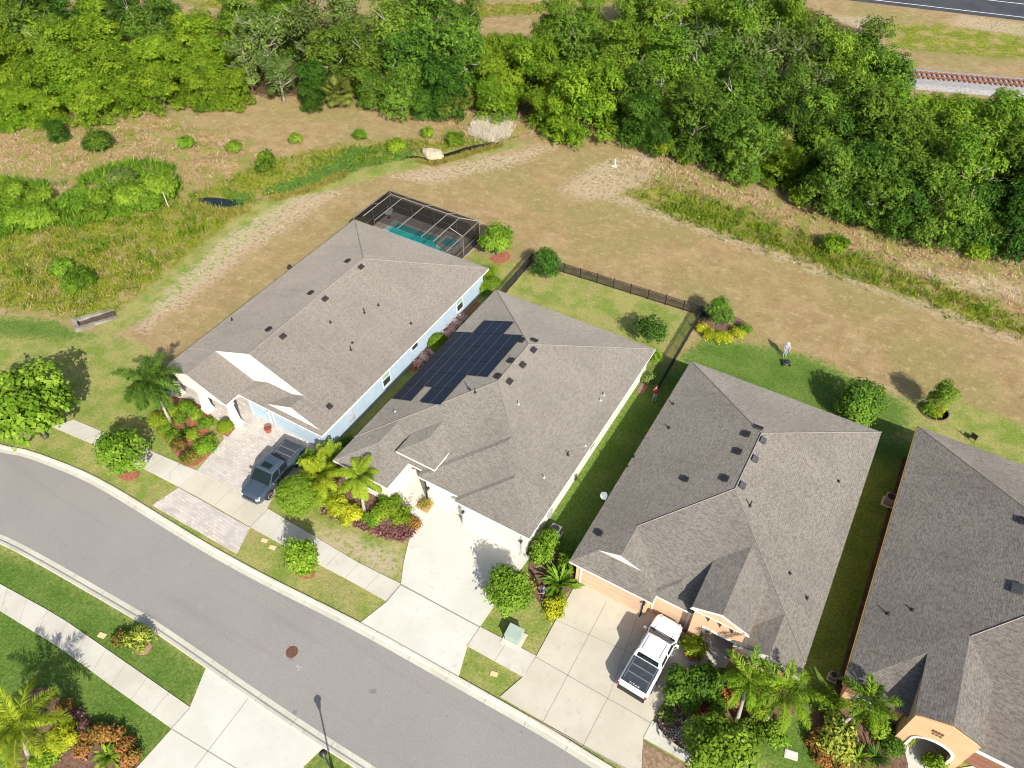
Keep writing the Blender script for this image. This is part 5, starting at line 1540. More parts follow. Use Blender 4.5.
PALMT = M('palm_trunk', (.36, .32, .27), (.24, .21, .175), rough=.95, scale=6)

def lobes_round(r, h, zc, k, jit=.35, flat=.8):
    """a lumpy crown: one core and k lumps round it"""
    L = [(0, 0, zc, r * .72, r * .72, h * .5)]
    for i in range(k):
        a = 2 * math.pi * (i + random.uniform(-.3, .3)) / k
        d = r * random.uniform(.42, .62)
        s_ = r * random.uniform(.34, .5)
        L.append((math.cos(a) * d, math.sin(a) * d, zc + random.uniform(-.28, .38) * h * jit / .35, s_, s_, s_ * flat))
    for i in range(max(1, k // 3)):
        a = random.uniform(0, 6.28)
        L.append((math.cos(a) * r * .25, math.sin(a) * r * .25, zc + h * .32, r * .36, r * .36, r * .3))
    return L

def plant_obj(nm, V, F, T, mat, parent):
    return part(nm, mesh_np(nm, V, F, T), parent, mat)

def make_tree(name, label, cat, loc, rz, r, h, mat, clumps, per, L, Wd, cr=.4, bark=None, limbs=6, k=7, base=.35, group=None, zmin=-.5, tr=.12, flat=.8, shell=.45):
    t_ = thing(name, label, cat, loc, rz, group)
    ch = h * (1 - base)
    trunk_mesh(h * .72, tr, limbs, spread=r * .75, start=base * .8).build('trunk', bark or BARK, t_, smooth=True)
    V, F, T = crown(lobes_round(r, ch, h * base + ch * .5, k, flat=flat), clumps, per, L, Wd, cr, zmin=zmin, shell=shell)
    plant_obj('crown', V, F, T, mat, t_)
    return t_

def ctr(px, py, z):
    x, y = G(px, py, z)
    return (x, y, 0)

def shrub(name, label, px, py, r, h, mat, cat='shrub', L=.16, Wd=.09, dens=1.0, k=4, group=None, loc=None, ball=False, zmin=-.25, z0=.0):
    loc = loc or ctr(px, py, h * .55)
    t_ = thing(name, label, cat, (loc[0], loc[1], z0), random.uniform(0, 6.28), group)
    st_ = MB()
    for i in range(4):
        a = 1.57 * i + random.random(); st_.tube([(0, 0, -.05), (math.cos(a) * r * .3, math.sin(a) * r * .3, h * .4), (math.cos(a) * r * .55, math.sin(a) * r * .55, h * .75)], [.035, .025, .012], 5)
    st_.build('stems', BARK, t_)
    if ball: lob = [(0, 0, h * .5, r, r, h * .52)]
    else: lob = [(0, 0, h * .5, r * .7, r * .7, h * .46)] + [(math.cos(6.28 * i / k) * r * .5, math.sin(6.28 * i / k) * r * .5, h * random.uniform(.38, .6), r * .48, r * .48, h * .36) for i in range(k)]
    jj = 0 if ball else 1
    lob = [(a_ + jj * random.uniform(-.2, .2) * r, b_ + jj * random.uniform(-.2, .2) * r, c_ * (1 + jj * random.uniform(-.15, .2)), d_ * (1 + jj * random.uniform(-.25, .15)), e_ * (1 + jj * random.uniform(-.25, .15)), f_ * (1 + jj * random.uniform(-.1, .25))) for a_, b_, c_, d_, e_, f_ in lob]
    n = int(max(60, 75 * (r * r * 4 + r * h * 3) * dens * (.16 / L) ** 1.4))
    V, F, T = crown(lob, n, 7, L, Wd, cr=.16 if ball else .30, zmin=zmin, shell=.2 if ball else .75)
    V[:, 2] = np.maximum(V[:, 2], .03)
    plant_obj('foliage', V, F, T, mat, t_)
    return t_

def frond_arrays(nf, L, e_hi, e_lo, droop, top, plum=.0, wid=.045, ll=.26, az0=0.0, dens=34):
    Ps, As, Ns, Ls, Ws, Ts = [], [], [], [], [], []
    for i in range(nf):
        az = az0 + i * 2.39996; f = i / max(nf - 1, 1)
        e = e_hi + (e_lo - e_hi) * f + random.uniform(-.12, .12)
        Lf = L * random.uniform(.85, 1.08); tintf = random.uniform(.35, .8)
        p = np.array(top, float); side = np.array([-math.sin(az), math.cos(az), 0])
        st = Lf / dens; dr = droop * random.uniform(.8, 1.25)
        for s_ in range(dens):
            t_ = (s_ + 1) / dens
            ee = e - dr * t_ ** 1.3
            d = np.array([math.cos(ee) * math.cos(az), math.cos(ee) * math.sin(az), math.sin(ee)])
            upv = np.cross(d, side) * -1
            upv = upv if upv[2] > 0 else -upv
            q = p + d * st
            Ps.append(p); As.append(d); Ns.append(upv); Ls.append(st * 1.25); Ws.append(.07 * (1 - t_ * .7)); Ts.append(.95)
            if t_ > .14:
                l_ = ll * L * (math.sin(math.pi * (.10 + .84 * t_)) ** .7)
                for sg in (-1, 1):
                    for _ in range(3):
                        rot = random.uniform(-plum, plum)
                        sv = side * math.cos(rot) + upv * math.sin(rot)
                        a_ = sv * sg * .85 + d * random.uniform(.4, .7) + np.array([0, 0, -.22])
                        Ps.append(p + d * st * random.random()); As.append(a_); Ns.append(upv + sv * .2 * sg); Ls.append(l_ * random.uniform(.85, 1.1)); Ws.append(wid * random.uniform(.8, 1.3)); Ts.append(np.clip(tintf + random.uniform(-.2, .2), 0, 1))
            p = q
    return leaves(np.array(Ps), np.array(As), np.array(Ns), np.array(Ls), np.array(Ws), np.array(Ts))

def palm(label, base_px, top_px, h, nf=14, L=2.2, mat=None, tr=.12, plum=.5, e_hi=1.25, e_lo=-.25, droop=1.25, name='palm_tree', loc=None, lean=None, ll=.26, wid=.06, group=None):
    if loc is None:
        bx, by = G(*base_px); tx, ty = G(*top_px, h)
        lean = (tx - bx, ty - by); loc = (bx, by, 0)
    t_ = thing(name, label, 'palm', loc, 0, group)
    pts = [(lean[0] * f ** 1.3, lean[1] * f ** 1.3, h * f - (.1 if f == 0 else 0)) for f in (0, .2, .4, .6, .8, 1)]
    MB().tube(pts, [tr * 1.5, tr * 1.15, tr, tr * .92, tr * .88, tr * .8], 10).build('trunk', PALMT, t_, smooth=True)
    MB().tube([(lean[0] * .97, lean[1] * .97, h * .96), (lean[0] * 1.02, lean[1] * 1.02, h + .35)], [tr * .95, tr * .45], 8).build('crownshaft', M('crownshaft_green', (.20, .26, .06), (.15, .2, .05), rough=.6) if 'crownshaft_green' not in MATS else MATS['crownshaft_green'], t_, smooth=True)
    V, F, T = frond_arrays(nf, L, e_hi, e_lo, droop, (lean[0], lean[1], h + .25), plum, wid, ll, random.uniform(0, 6))
    plant_obj('crown', V, F, T, mat or F_PALM, t_)
    return t_

def rosette(name, label, px, py, r, h, mat, n=40, wd=.10, cat='plant', e_lo=.1, group=None, loc=None, droop=.5, mat2=None):
    loc = loc or ctr(px, py, h * .4)
    t_ = thing(name, label, cat, loc, random.uniform(0, 6.28), group)
    MB().lathe([(.08, -.05), (.10, .08), (.04, .16)], n=8).build('base', BARK, t_)
    az = rng.uniform(0, 2 * math.pi, n); e = rng.uniform(e_lo, 1.35, n)
    d = np.stack([np.cos(e) * np.cos(az), np.cos(e) * np.sin(az), np.sin(e)], 1)
    ln = r * rng.uniform(.75, 1.1, n)
    P = np.tile(np.array([0, 0, .08]), (n, 1))
    up = np.cross(np.stack([-np.sin(az), np.cos(az), 0 * az], 1), d) * -1
    sgn = np.sign(up[:, 2])[:, None]; up = up * np.where(sgn == 0, 1, sgn)
    T = rng.uniform(.2, .9, n)
    a1 = leaves(P, d, up, ln * .7, wd, T)
    d2 = unit(d + np.array([0, 0, -droop])); 
    a2 = leaves(P + d * (ln * .55)[:, None], d2, up, ln * .5, wd * .85, T)
    plant_obj('leaves', *join_np([a1, a2]), mat, t_)
    return t_

def fan_arrays(nfan, R_, top, pet=1.0):
    out = []
    for i in range(nfan):
        az = i * 2.39996; e = random.uniform(-.75, 1.4)
        d = np.array([math.cos(e) * math.cos(az), math.cos(e) * math.sin(az), math.sin(e)])
        c = np.array(top) + d * pet * random.uniform(.6, 1.1)
        s_ = np.array([-math.sin(az), math.cos(az), 0]); up = np.cross(d, s_); up = up if up[2] > 0 else -up
        n = 16; th = np.linspace(-1.9, 1.9, n)
        A = np.cos(th)[:, None] * d + np.sin(th)[:, None] * s_ + np.array([0, 0, -.25])
        T = np.clip(random.uniform(.2, .8) + rng.normal(0, .1, n), 0, 1)
        out.append(leaves(np.tile(c, (n, 1)), A, np.tile(up, (n, 1)), R_ * rng.uniform(.8, 1.05, n), .13, T))
        out.append(leaves(np.array([top], float), d[None], up[None], np.array([pet]), .05, np.array([.6])))
    return join_np(out)

# ---------------- the wood: prototypes
def proto(kind):
    t_ = bpy.data.objects.new('woodland_tree', None); COL.objects.link(t_)
    if kind == 'oak':
        trunk_mesh(6.4, .30, 9, spread=3.2, start=.35).build('trunk', BARKP, t_, smooth=True)
        V, F, T = crown(lobes_round(4.3, 7.4, 4.9, 15, jit=.55, flat=.8) + [(math.cos(k) * 3.0, math.sin(k) * 3.0, 1.9, 1.5, 1.5, 1.5) for k in range(0, 6)], 1250, 15, .29, .17, .46, zmin=-.6, tv=.5, shell=.6)
        plant_obj('crown', V, F, T, F_OAK, t_)
    elif kind == 'oak2':
        trunk_mesh(7.4, .32, 10, spread=3.0, start=.35).build('trunk', BARKP, t_, smooth=True)
        V, F, T = crown(lobes_round(3.9, 8.0, 5.6, 16, jit=.65, flat=.85) + [(math.cos(k) * 2.7, math.sin(k) * 2.7, 2.2, 1.4, 1.4, 1.5) for k in range(0, 6)], 1250, 15, .28, .16, .45, zmin=-.6, tv=.5, shell=.6)
        plant_obj('crown', V, F, T, F_MID, t_)
    elif kind == 'dark':
        trunk_mesh(6.0, .28, 8, spread=2.8, start=.3).build('trunk', BARK, t_, smooth=True)
        V, F, T = crown(lobes_round(3.8, 7.2, 4.6, 14, jit=.5, flat=.85) + [(math.cos(k) * 2.6, math.sin(k) * 2.6, 1.6, 1.5, 1.5, 1.4) for k in range(0, 6)], 1300, 15, .28, .16, .45, zmin=-.7, tv=.5, shell=.6)
        plant_obj('crown', V, F, T, F_DARK, t_)
    elif kind == 'bright':
        trunk_mesh(3.2, .16, 8, spread=2.2, start=.15).build('trunk', BARK, t_, smooth=True)
        V, F, T = crown(lobes_round(3.7, 5.0, 2.3, 15, jit=.6, flat=.8) + [(math.cos(k * 1.05) * 2.9, math.sin(k * 1.05) * 2.9, .9, 1.3, 1.3, 1.2) for k in range(0, 6)], 1500, 14, .25, .14, .36, zmin=-.4, tv=.5, shell=.55)
        V[:, 2] = np.maximum(V[:, 2], .03)
        plant_obj('crown', V, F, T, F_BRIGHT, t_)
    elif kind == 'grey':
        mb = trunk_mesh(8.0, .26, 14, spread=3.2, start=.3, crooked=.35)
        for _ in range(10):
            a = random.uniform(0, 6.28); z = random.uniform(4.5, 7.5); l_ = random.uniform(1.5, 3.2)
            b0 = Vector((math.cos(a) * .8, math.sin(a) * .8, z)); b1 = b0 + Vector((math.cos(a) * l_ * .7, math.sin(a) * l_ * .7, l_ * .6)); mb.tube([b0, (b0 + b1) / 2 + Vector((random.uniform(-.3, .3), random.uniform(-.3, .3), .2)), b1], [.09, .06, .02], 4)
        mb.build('trunk', M('bleached_bark', (.40, .36, .31), (.30, .265, .225), rough=.95) if 'bleached_bark' not in MATS else MATS['bleached_bark'], t_, smooth=True)
        V, F, T = crown(lobes_round(3.9, 6.6, 5.8, 11, jit=.6, flat=.7), 560, 8, .38, .2, .5, zmin=-.5, tv=.42)
        plant_obj('crown', V, F, T, F_GREY, t_)
    elif kind == 'sabal':
        MB().tube([(0, 0, -.1), (.05, 0, .9), (.1, .05, 1.9)], [.26, .2, .17], 8).build('trunk', PALMT, t_, smooth=True)
        V, F, T = fan_arrays(60, .95, (.1, .05, 1.9), 1.15)
        V[:, 2] = np.maximum(V[:, 2], .05)
        plant_obj('crown', V, F, T, F_FAN, t_)
    return t_
KIND = {'oak': ('oak_tree', 'dark green broad oak'), 'oak2': ('oak_tree', 'ragged mid green oak'), 'dark': ('evergreen_tree', 'very dark green evergreen'),
        'bright': ('bushy_tree', 'bright yellow green bushy tree'), 'grey': ('bare_branched_tree', 'grey green tree with bare branches'), 'sabal': ('cabbage_palm', 'low cabbage palm')}
HZ = {'oak': 5.6, 'oak2': 6.4, 'dark': 5.2, 'bright': 2.7, 'grey': 5.8, 'sabal': 2.6}
wood = [
 # left block
 ('bright', 12, 62, 1.0), ('bright', 55, 48, 1.0), ('bright', 100, 42, 1.05), ('bright', 30, 92, .95), ('bright', 70, 82, 1.05), ('bright', 112, 76, 1.1), ('bright', 150, 62, 1.0), ('bright', 190, 66, 1.05),
 ('bright', 160, 92, .85), ('bright', 205, 88, .9), ('bright', 232, 92, .75), ('bright', 8, 112, .75), ('bright', 45, 112, .7), ('bright', 92, 106, .8), ('bright', 128, 98, .7), ('bright', 195, 38, 1.0), ('bright', 222, 55, .95),
 ('bright', 95, 10, 1.0), ('bright', 8, 20, 1.0), ('dark', 55, 128, .35), ('dark', 20, -12, 1.0),
 ('oak', 28, 18, .95), ('dark', 62, 14, .9), ('oak', 48, 42, .7), ('dark', 122, 6, .9), ('oak', 150, 26, .95), ('dark', 166, 20, .85), ('oak', 90, -20, .9),
 ('oak2', 238, 22, 1.0), ('grey', 262, 40, 1.05), ('grey', 245, 60, .75), ('oak2', 290, 18, .95), ('grey', 310, 36, 1.05), ('grey', 345, 18, 1.0), ('oak', 330, 52, .85), ('dark', 312, 78, .6), ('grey', 278, 74, .7), ('oak2', 272, 2, .9),
 ('oak', 362, 56, .9), ('sabal', 338, 84, 1.3), ('dark', 310, 94, .45), ('oak', 372, 84, .6),
 ('oak', 392, 26, 1.15), ('oak', 430, 18, 1.05), ('dark', 412, 60, 1.1), ('oak', 450, 52, 1.15), ('oak', 400, 86, .75), ('dark', 446, 84, .85), ('oak', 464, 26, .85), ('dark', 468, 66, .75), ('dark', 424, 100, .5), ('grey', 416, 6, .95),
 ('sabal', 446, 97, 1.2), ('sabal', 462, 92, 1.0),
 # middle
 ('bright', 488, 62, .85), ('bright', 512, 56, .75), ('bright', 500, 84, .95), ('bright', 532, 70, 1.05), ('bright', 560, 88, .95), ('bright', 585, 108, 1.35), ('bright', 548, 110, .8), ('bright', 497, 103, .75), ('bright', 612, 90, .85), ('bright', 566, 122, .8),
 ('oak2', 552, 36, .85), ('oak', 574, 48, .9), ('oak2', 585, 30, .85), ('oak', 598, 56, .9), ('dark', 540, 52, .55), ('oak2', 620, 60, .9), ('oak2', 630, 30, 1.0), ('oak', 640, 84, .9), ('dark', 642, 112, .8),
 ('oak2', 660, 30, 1.1), ('dark', 650, 4, 1.0), ('oak2', 668, 62, 1.0), ('grey', 690, 56, .95), ('oak', 676, 104, .85), ('dark', 660, 132, .55), ('oak2', 700, 24, 1.1), ('oak', 712, 74, 1.0), ('oak', 700, 120, .9), ('bright', 692, 128, .4),
 ('oak2', 735, 44, 1.1), ('dark', 740, 10, 1.1), ('oak', 768, 22, 1.1), ('grey', 752, 66, 1.0), ('oak', 742, 100, 1.0), ('dark', 728, 134, .85), ('oak', 752, 148, .8), ('oak', 780, 4, 1.0), ('oak2', 790, 30, .9),
 ('grey', 788, 66, 1.0), ('oak', 776, 100, .9), ('grey', 806, 92, .95), ('dark', 792, 130, .9), ('sabal', 778, 148, 1.5), ('bright', 782, 172, .75), ('oak', 745, 160, .6), ('bright', 806, 160, .65), ('sabal', 800, 140, 1.2),
 # right block
 ('oak', 828, 52, 1.0), ('oak', 858, 58, 1.05), ('oak2', 842, 82, 1.0), ('oak', 880, 82, .95), ('oak', 832, 118, 1.0), ('oak', 866, 112, 1.05), ('dark', 846, 146, .95), ('oak', 820, 152, .7), ('oak2', 896, 122, .9), ('oak', 886, 146, 1.0),
 ('oak', 838, 182, .8), ('dark', 866, 178, .95), ('oak', 900, 176, .95), ('oak2', 932, 148, .85), ('bright', 928, 112, .7), ('bright', 955, 117, .7), ('oak2', 962, 156, .85), ('oak2', 990, 124, .62), ('dark', 1012, 115, .62), ('bright', 978, 112, .5),
 ('oak', 932, 176, .95), ('dark', 910, 206, .85), ('oak', 884, 204, .7), ('dark', 858, 204, .6), ('oak2', 965, 186, .95), ('oak', 945, 214, .85), ('oak2', 996, 160, 1.0), ('dark', 975, 218, .8), ('bright', 1000, 196, .8), ('oak2', 1022, 146, .75), ('oak', 1022, 190, .9), ('bright', 1004, 226, .7), ('dark', 1026, 224, .9), ('oak', 992, 236, .5),
 ('oak', 1050, 165, .9), ('oak', 1050, 210, 1.0), ('oak2', -30, 60, 1.0), ('bright', -30, 95, 1.0)]
ORD = ['first', 'second', 'third', 'fourth', 'fifth', 'sixth', 'seventh', 'eighth', 'ninth', 'tenth', 'eleventh', 'twelfth', 'thirteenth', 'fourteenth', 'fifteenth', 'sixteenth', 'seventeenth', 'eighteenth', 'nineteenth', 'twentieth', 'twenty first', 'twenty second', 'twenty third']
def seg_of(px, py):
    a = 'above the left meadow' if px < 245 else 'behind the bare reddish ground' if px < 482 else 'behind the marker post and pale sand' if px < 655 else 'behind the pale straw band' if px < 815 else 'near the railway corner'
    return a
protos = {}
pools = {}
wood = [(k_, px, py - (9 if px > 830 and py > 190 else 5 if px > 700 and py > 140 else 0), s_) for k_, px, py, s_ in wood]
for w in wood: pools.setdefault((w[0], seg_of(w[1], w[2])), []).append(w)
for key in pools: pools[key].sort(key=lambda w: w[1])
for w in wood:
    kind, px, py, s_ = w
    nm, txt = KIND[kind]
    if kind not in protos:
        protos[kind] = [proto(kind), proto(kind)] if kind in ('oak', 'oak2', 'bright', 'dark') else [proto(kind)]
        for p in protos[kind]: p.name = nm
        free = list(protos[kind])
        protos[kind + '_free'] = free
    fr = protos[kind + '_free']
    o = fr.pop() if fr else copy_tree(random.choice(protos[kind]))
    x, y = G(px, py, HZ[kind] * s_)
    o.location = (x, y, 0); o.rotation_euler = (0, 0, random.uniform(0, 6.28))
    o.scale = (s_ * random.uniform(.94, 1.06), s_ * random.uniform(.94, 1.06), s_ * random.uniform(.93, 1.08))
    sg = seg_of(px, py); pool = pools[(kind, sg)]
    i = pool.index(w)
    lab = f'{txt} {sg}' + ('' if len(pool) == 1 else f', {ORD[i]} such from left')
    tag(o, lab, 'tree', 'trees of the wood beyond the houses')
for k_, v_ in list(protos.items()):
    if k_.endswith('_free'):
        for o in v_:
            for ch in list(o.children): bpy.data.objects.remove(ch)
            bpy.data.objects.remove(o)

# ---------------- yard trees
make_tree('broadleaf_tree', 'large bright green round tree at the left edge by the kerb', 'tree', ctr(27, 409, 3.6), 0, 4.0, 6.3, F_FRESH, 900, 10, .42, .28, .40, k=14, base=.22, tr=.2)
make_tree('young_tree', 'small fresh green street tree in a red mulch ring on the left verge', 'tree', ctr(121, 454, 2.2), 1, 2.0, 3.9, F_FRESH, 420, 8, .27, .17, .32, k=7, base=.25, tr=.07)
make_tree('young_tree', 'small green street tree with pale thin trunk in front of the white house', 'tree', (*G(307, 574), 0), 2, 1.55, 3.1, F_MID, 300, 8, .23, .14, .28, k=7, base=.34, tr=.05, bark=BARKP)
make_tree('broadleaf_tree', 'bushy green tree casting its shadow on the pale driveway', 'tree', ctr(509, 590, 1.7), 3, 1.85, 3.0, F_FRESH, 620, 8, .28, .10, .30, k=7, base=.2, tr=.08)
make_tree('broadleaf_tree', 'round green tree in red mulch beside the pool cage', 'tree', ctr(497, 241, 1.9), 4, 2.05, 3.4, F_FRESH, 800, 8, .24, .13, .27, k=8, base=.22, tr=.08)
make_tree('young_oak', 'dark bluish green young oak in the corner of the fenced yard', 'tree', ctr(547, 264, 1.9), 5, 1.6, 3.3, F_DARK, 460, 8, .20, .10, .28, k=7, base=.25, tr=.06)
make_tree('young_tree', 'sparse dark shrubby tree behind the white house corner', 'tree', ctr(653, 332, 1.3), 6, 1.9, 2.6, F_DARK, 210, 7, .27, .11, .3, k=6, base=.15, tr=.04)
make_tree('young_tree', 'dark green little tree rising from a ring of yellow shrubs', 'tree', ctr(720, 314, 1.5), 7, 1.5, 2.9, F_OAK, 330, 8, .22, .10, .26, k=6, base=.2, tr=.05)
make_tree('broadleaf_tree', 'round blue green tree at the back corner of the taupe roof', 'tree', ctr(859, 404, 1.7), 8, 2.15, 3.2, F_OAK, 800, 8, .24, .11, .26, k=8, base=.15, tr=.08)
make_tree('young_conifer', 'small upright dark green tree in an edged ring with yellow flowers', 'tree', (*G(933, 411), 0), 9, 1.25, 3.6, F_OAK, 420, 8, .18, .08, .22, k=6, base=.08, tr=.05, flat=1.3)
make_tree('broadleaf_tree', 'bright green leafy tree at the bottom edge below the planted bed', 'tree', ctr(722, 752, 1.7), 10, 2.35, 3.2, F_FRESH, 820, 8, .30, .15, .32, k=9, base=.2, tr=.08)

# ---------------- palms
palm('plumed dark green palm beside the porch of the pale blue house', (172, 425), (151, 383), 4.0, 24, 3.2, F_PALMD, plum=1.4, ll=.22, wid=.06, e_lo=-.7, droop=1.75)
palm('yellow green palm with arching fronds before the white house', (365, 514), (359, 479), 2.6, 13, 2.3, F_PALMY, plum=.35, ll=.26, wid=.055, droop=1.6)
palm('young feathery palm right beside the clipped round tree', (322, 505), (320, 478), 1.2, 15, 2.2, F_PALMY, plum=.7, wid=.055, e_lo=.15, droop=1.0, tr=.07)
palm('yellowing feathery palm against the pale blue garage corner', (330, 480), (331, 461), 1.2, 12, 1.8, F_LIME, plum=.7, wid=.055, e_lo=.35, droop=.9, tr=.07)
palm('plumed palm with pale trunk, left one of the pair before the peach house', (736, 722), (748, 681), 3.6, 13, 2.2, F_PALM, plum=1.2, ll=.2, wid=.05, droop=1.5)
palm('plumed palm with pale trunk, right one of the pair before the peach house', (764, 723), (782, 695), 3.3, 15, 2.6, F_PALM, plum=1.2, ll=.2, wid=.05, e_lo=-.1, droop=1.5)
palm('plumed palm overlapping the front left corner of the orange house', (838, 728), (867, 703), 3.0, 11, 2.2, F_PALM, plum=1.2, ll=.2, wid=.05, droop=1.5)
palm('large plumed palm at the bottom left corner beside croton beds', (30, 758), (22, 728), 3.2, 18, 3.2, F_PALMY, plum=1.2, ll=.19, wid=.05, droop=1.6)

# ---------------- shrubs and bed plants (label, px, py, r, h, material, extras)
def B(label, px, py, r, h, mat, name='shrub', cat='shrub', **kw): shrub(name, label, px, py, r, h, mat, cat, **kw)
B('yellow shrub nearest the lawn in the red mulch bed', 157, 420, .82, 1.35, F_LIME)
B('small yellow green shrub under the porch palm fronds', 172, 412, .6, 1.1, F_LIME)
B('clipped green shrub next to the porch column base', 187, 408, .75, 1.2, F_MID, L=.11, Wd=.07)
B('low green hedge along the lawn edge of the red mulch bed', 166, 429, .75, .6, F_FRESH, L=.11, Wd=.07)
B('low green shrub at the pointed right corner of the upper red bed', 205, 423, .65, .6, F_MID, L=.11, Wd=.07)
B('mounded green hedge shrub at the driveway corner of the red bed', 204, 445, 1.0, .95, F_MID, L=.11, Wd=.07)
B('reddish green croton mound at the front tip of the red bed', 189, 456, .9, .75, F_BRONZE, L=.15, Wd=.09)
rosette('dracaena', 'dark spiky dracaena in the middle of the red bed', 184, 432, .95, 1.3, F_DARK, 60, .10)
B('clipped yellow green ball in the small square red bed', 225, 426, .62, 1.0, F_LIME, ball=True, L=.10, Wd=.07)
B('tall clipped bright green egg shaped tree beside the slate pickup', 296, 494, 1.5, 3.1, F_FRESH, name='topiary_tree', cat='topiary', ball=True, L=.19, Wd=.07, zmin=-.8, dens=.9)
B('big leafed bright green plant against the garage corner', 309, 462, .9, 1.9, F_FRESH, L=.4, Wd=.24, dens=.5)
B('bright yellow shrub under the arching palm', 349, 512, .95, .9, F_YEL)
B('low yellow green shrub left of the arching palm trunk', 330, 497, .8, .9, F_LIME)
B('broad yellow shrub filling the bed left of the arching palm', 338, 506, 1.0, 1.0, F_YEL)
B('lime shrub between the clipped round tree and the palms', 318, 496, .8, 1.2, F_LIME)
B('yellow green shrub right of the arching palm trunk base', 381, 512, .7, .8, F_LIME)
B('yellow green shrub hugging the arching palm trunk', 372, 519, .55, .7, F_FRESH)
B('dark green shrub right of the arching palm', 388, 503, 1.05, 1.0, F_MID)
B('lime spiky shrub at the walkway end of the purple bed', 400, 516, .85, .9, F_LIME, L=.3, Wd=.06)
B('small orange green croton at the right tip of the purple bed', 414, 523, .5, .55, F_CROT)
B('sparse brown plant in the tan mulch square by the garage', 425, 504, .45, .7, F_OLIVE, L=.2, Wd=.04, dens=.4)
B('tall green shrub against the white wall corner, front one', 541, 553, .85, 2.0, F_FRESH, L=.2, Wd=.13)
B('tall green shrub against the white wall corner, rear one', 549, 541, .8, 1.9, F_FRESH, L=.2, Wd=.13)
rosette('bird_of_paradise', 'broad plant with long paddle leaves beside the peach garage', 560, 580, 1.75, 1.9, F_FRESH, 80, .26, droop=.4)
B('bright yellow shrub at the driveway edge beneath the paddle leaf plant', 555, 607, .78, .75, F_YEL)
B('dark leafy shrub behind the paddle leaf plant', 567, 562, .8, 1.1, F_MID)
B('small brown green shrub on the tree ring mulch of the shaded driveway', 530, 585, .45, .5, F_OLIVE)
B('yellow green potted shrub by the peach entry', 693, 645, .85, 1.3, F_LIME, L=.24, Wd=.13, z0=.0)
pt = thing('planter', 'red clay planter holding the yellow green shrub by the peach entry', 'planter', (*G(691, 656), .06))
MB().lathe([(.36, 0), (.52, .42), (.56, .44), (.56, .52), (.48, .52), (.46, .42), (0, .42)], n=20).build('vessel', POT, pt)
MB().lathe([(.46, .43), (.3, .47), (0, .48)], n=14).build('soil', MATS['potting_soil'], pt)
B('large dark leafy shrub nearest the white pickup tail', 683, 690, 1.45, 1.7, F_OAK, L=.22, Wd=.15)
B('large dark glossy shrub right behind the bigger bush near the pickup', 706, 682, 1.25, 1.7, F_OAK, L=.22, Wd=.15)
B('small dark red shrub among dark bushes', 700, 711, .5, .6, F_RED)
B('grey stemmed low shrub on the pale stones beside the driveway edge', 667, 715, .6, .5, F_GREY, dens=.5)
B('yellow red croton beneath the left palm of the pair', 727, 697, .75, .9, F_CROT)
B('green shrub between the dark bush and left palm', 716, 704, .7, .9, F_MID)
B('low green shrub below the right palm of the pair', 752, 732, .9, .8, F_MID)
B('low dark green mound right of the paired palms', 776, 733, .85, .8, F_FRESH)
B('yellow green shrub between the paired palms', 757, 708, .7, .9, F_LIME)
B('green shrub in front of the entry window of the peach house', 735, 680, .8, 1.0, F_MID)
B('rounded shrub in the shaded strip mouth between palms', 830, 702, .8, 1.0, F_MID)
B('large yellow variegated shrub in the bed before the orange house', 838, 737, 1.45, 1.1, F_VARI, L=.26, Wd=.16, dens=.7)
B('orange croton at the left rim of that variegated bed', 816, 741, .6, .6, F_CROT)
B('orange croton at the front rim of the variegated bed', 824, 757, .6, .55, F_CROT)
B('red orange croton farther right along the bed front', 838, 765, .55, .5, F_CROT)
rosette('cycad', 'spiky dark cycad below the variegated shrub', 876, 757, 1.15, 1.0, F_PALMD, 60, .09, droop=.5)
B('green hedge shrub under the orange house window', 880, 727, .85, 1.1, F_MID)
B('dark green shrub left of the arched porch', 893, 745, .8, 1.0, F_OAK)
B('yellowish shrub right against the orange porch wall', 903, 735, .6, .9, F_LIME)
B('bright green ball shrub at the foot of the arched porch', 935, 763, .65, 1.0, F_FRESH)
rosette('arching_fern', 'arching bright green fern below the variegated shrub', 858, 757, 1.2, 1.0, F_PALM, 46, .12, droop=.7)
B('bright yellow shrub below the large corner palm', 62, 737, .95, 1.2, F_YEL)
B('dark leafy ground shrub under the large corner palm', 45, 757, .9, .7, F_MID)
for i, (px, py) in enumerate([(83, 748), (86, 738), (95, 733), (106, 733), (117, 738), (126, 746), (131, 757)]):
    B(['pinkish orange croton at the left end of the arc', 'orange croton second from the left in the arc', 'orange croton third from the left in the arc', 'golden croton at the crest of the arc', 'golden croton just past the crest of the arc', 'golden croton second from the right end of the arc', 'golden croton at the right end of the arc'][i] + ' around the split leaf plant', px, py, .5, .7, F_CROT, group='crotons in an arc around a split leaf plant', L=.16, Wd=.11)
rosette('philodendron', 'bright green split leaf plant inside the croton arc', 108, 757, 1.05, .9, F_FRESH, 60, .22, droop=.6)
B('orange croton touching the tip of the corner palm', 64, 707, .5, .6, F_CROT)
B('purple low plant along the lawn edge, the upper of two', 73, 717, .55, .35, F_PURP, L=.13)
B('purple low plant along the lawn edge, the lower of two', 84, 727, .55, .35, F_PURP, L=.13)
B('mixed green shrub in the far verge by the road', 138, 638, .85, 1.0, F_VARI, L=.2, Wd=.1)
B('reddish croton at the left end of the far verge planting', 119, 639, .55, .6, F_BRONZE)
rosette('yucca', 'upright spiky plant rising from the far verge planting', 142, 640, 1.25, 1.6, F_LIME, 16, .12, e_lo=.8, droop=.15)
B('low green shrub by the walk edge of the upper red bed', 196, 414, .6, .7, F_FRESH, L=.11, Wd=.07)
B('dark green mound behind the spiky dracaena', 180, 417, .65, .8, F_OAK, L=.13, Wd=.08)
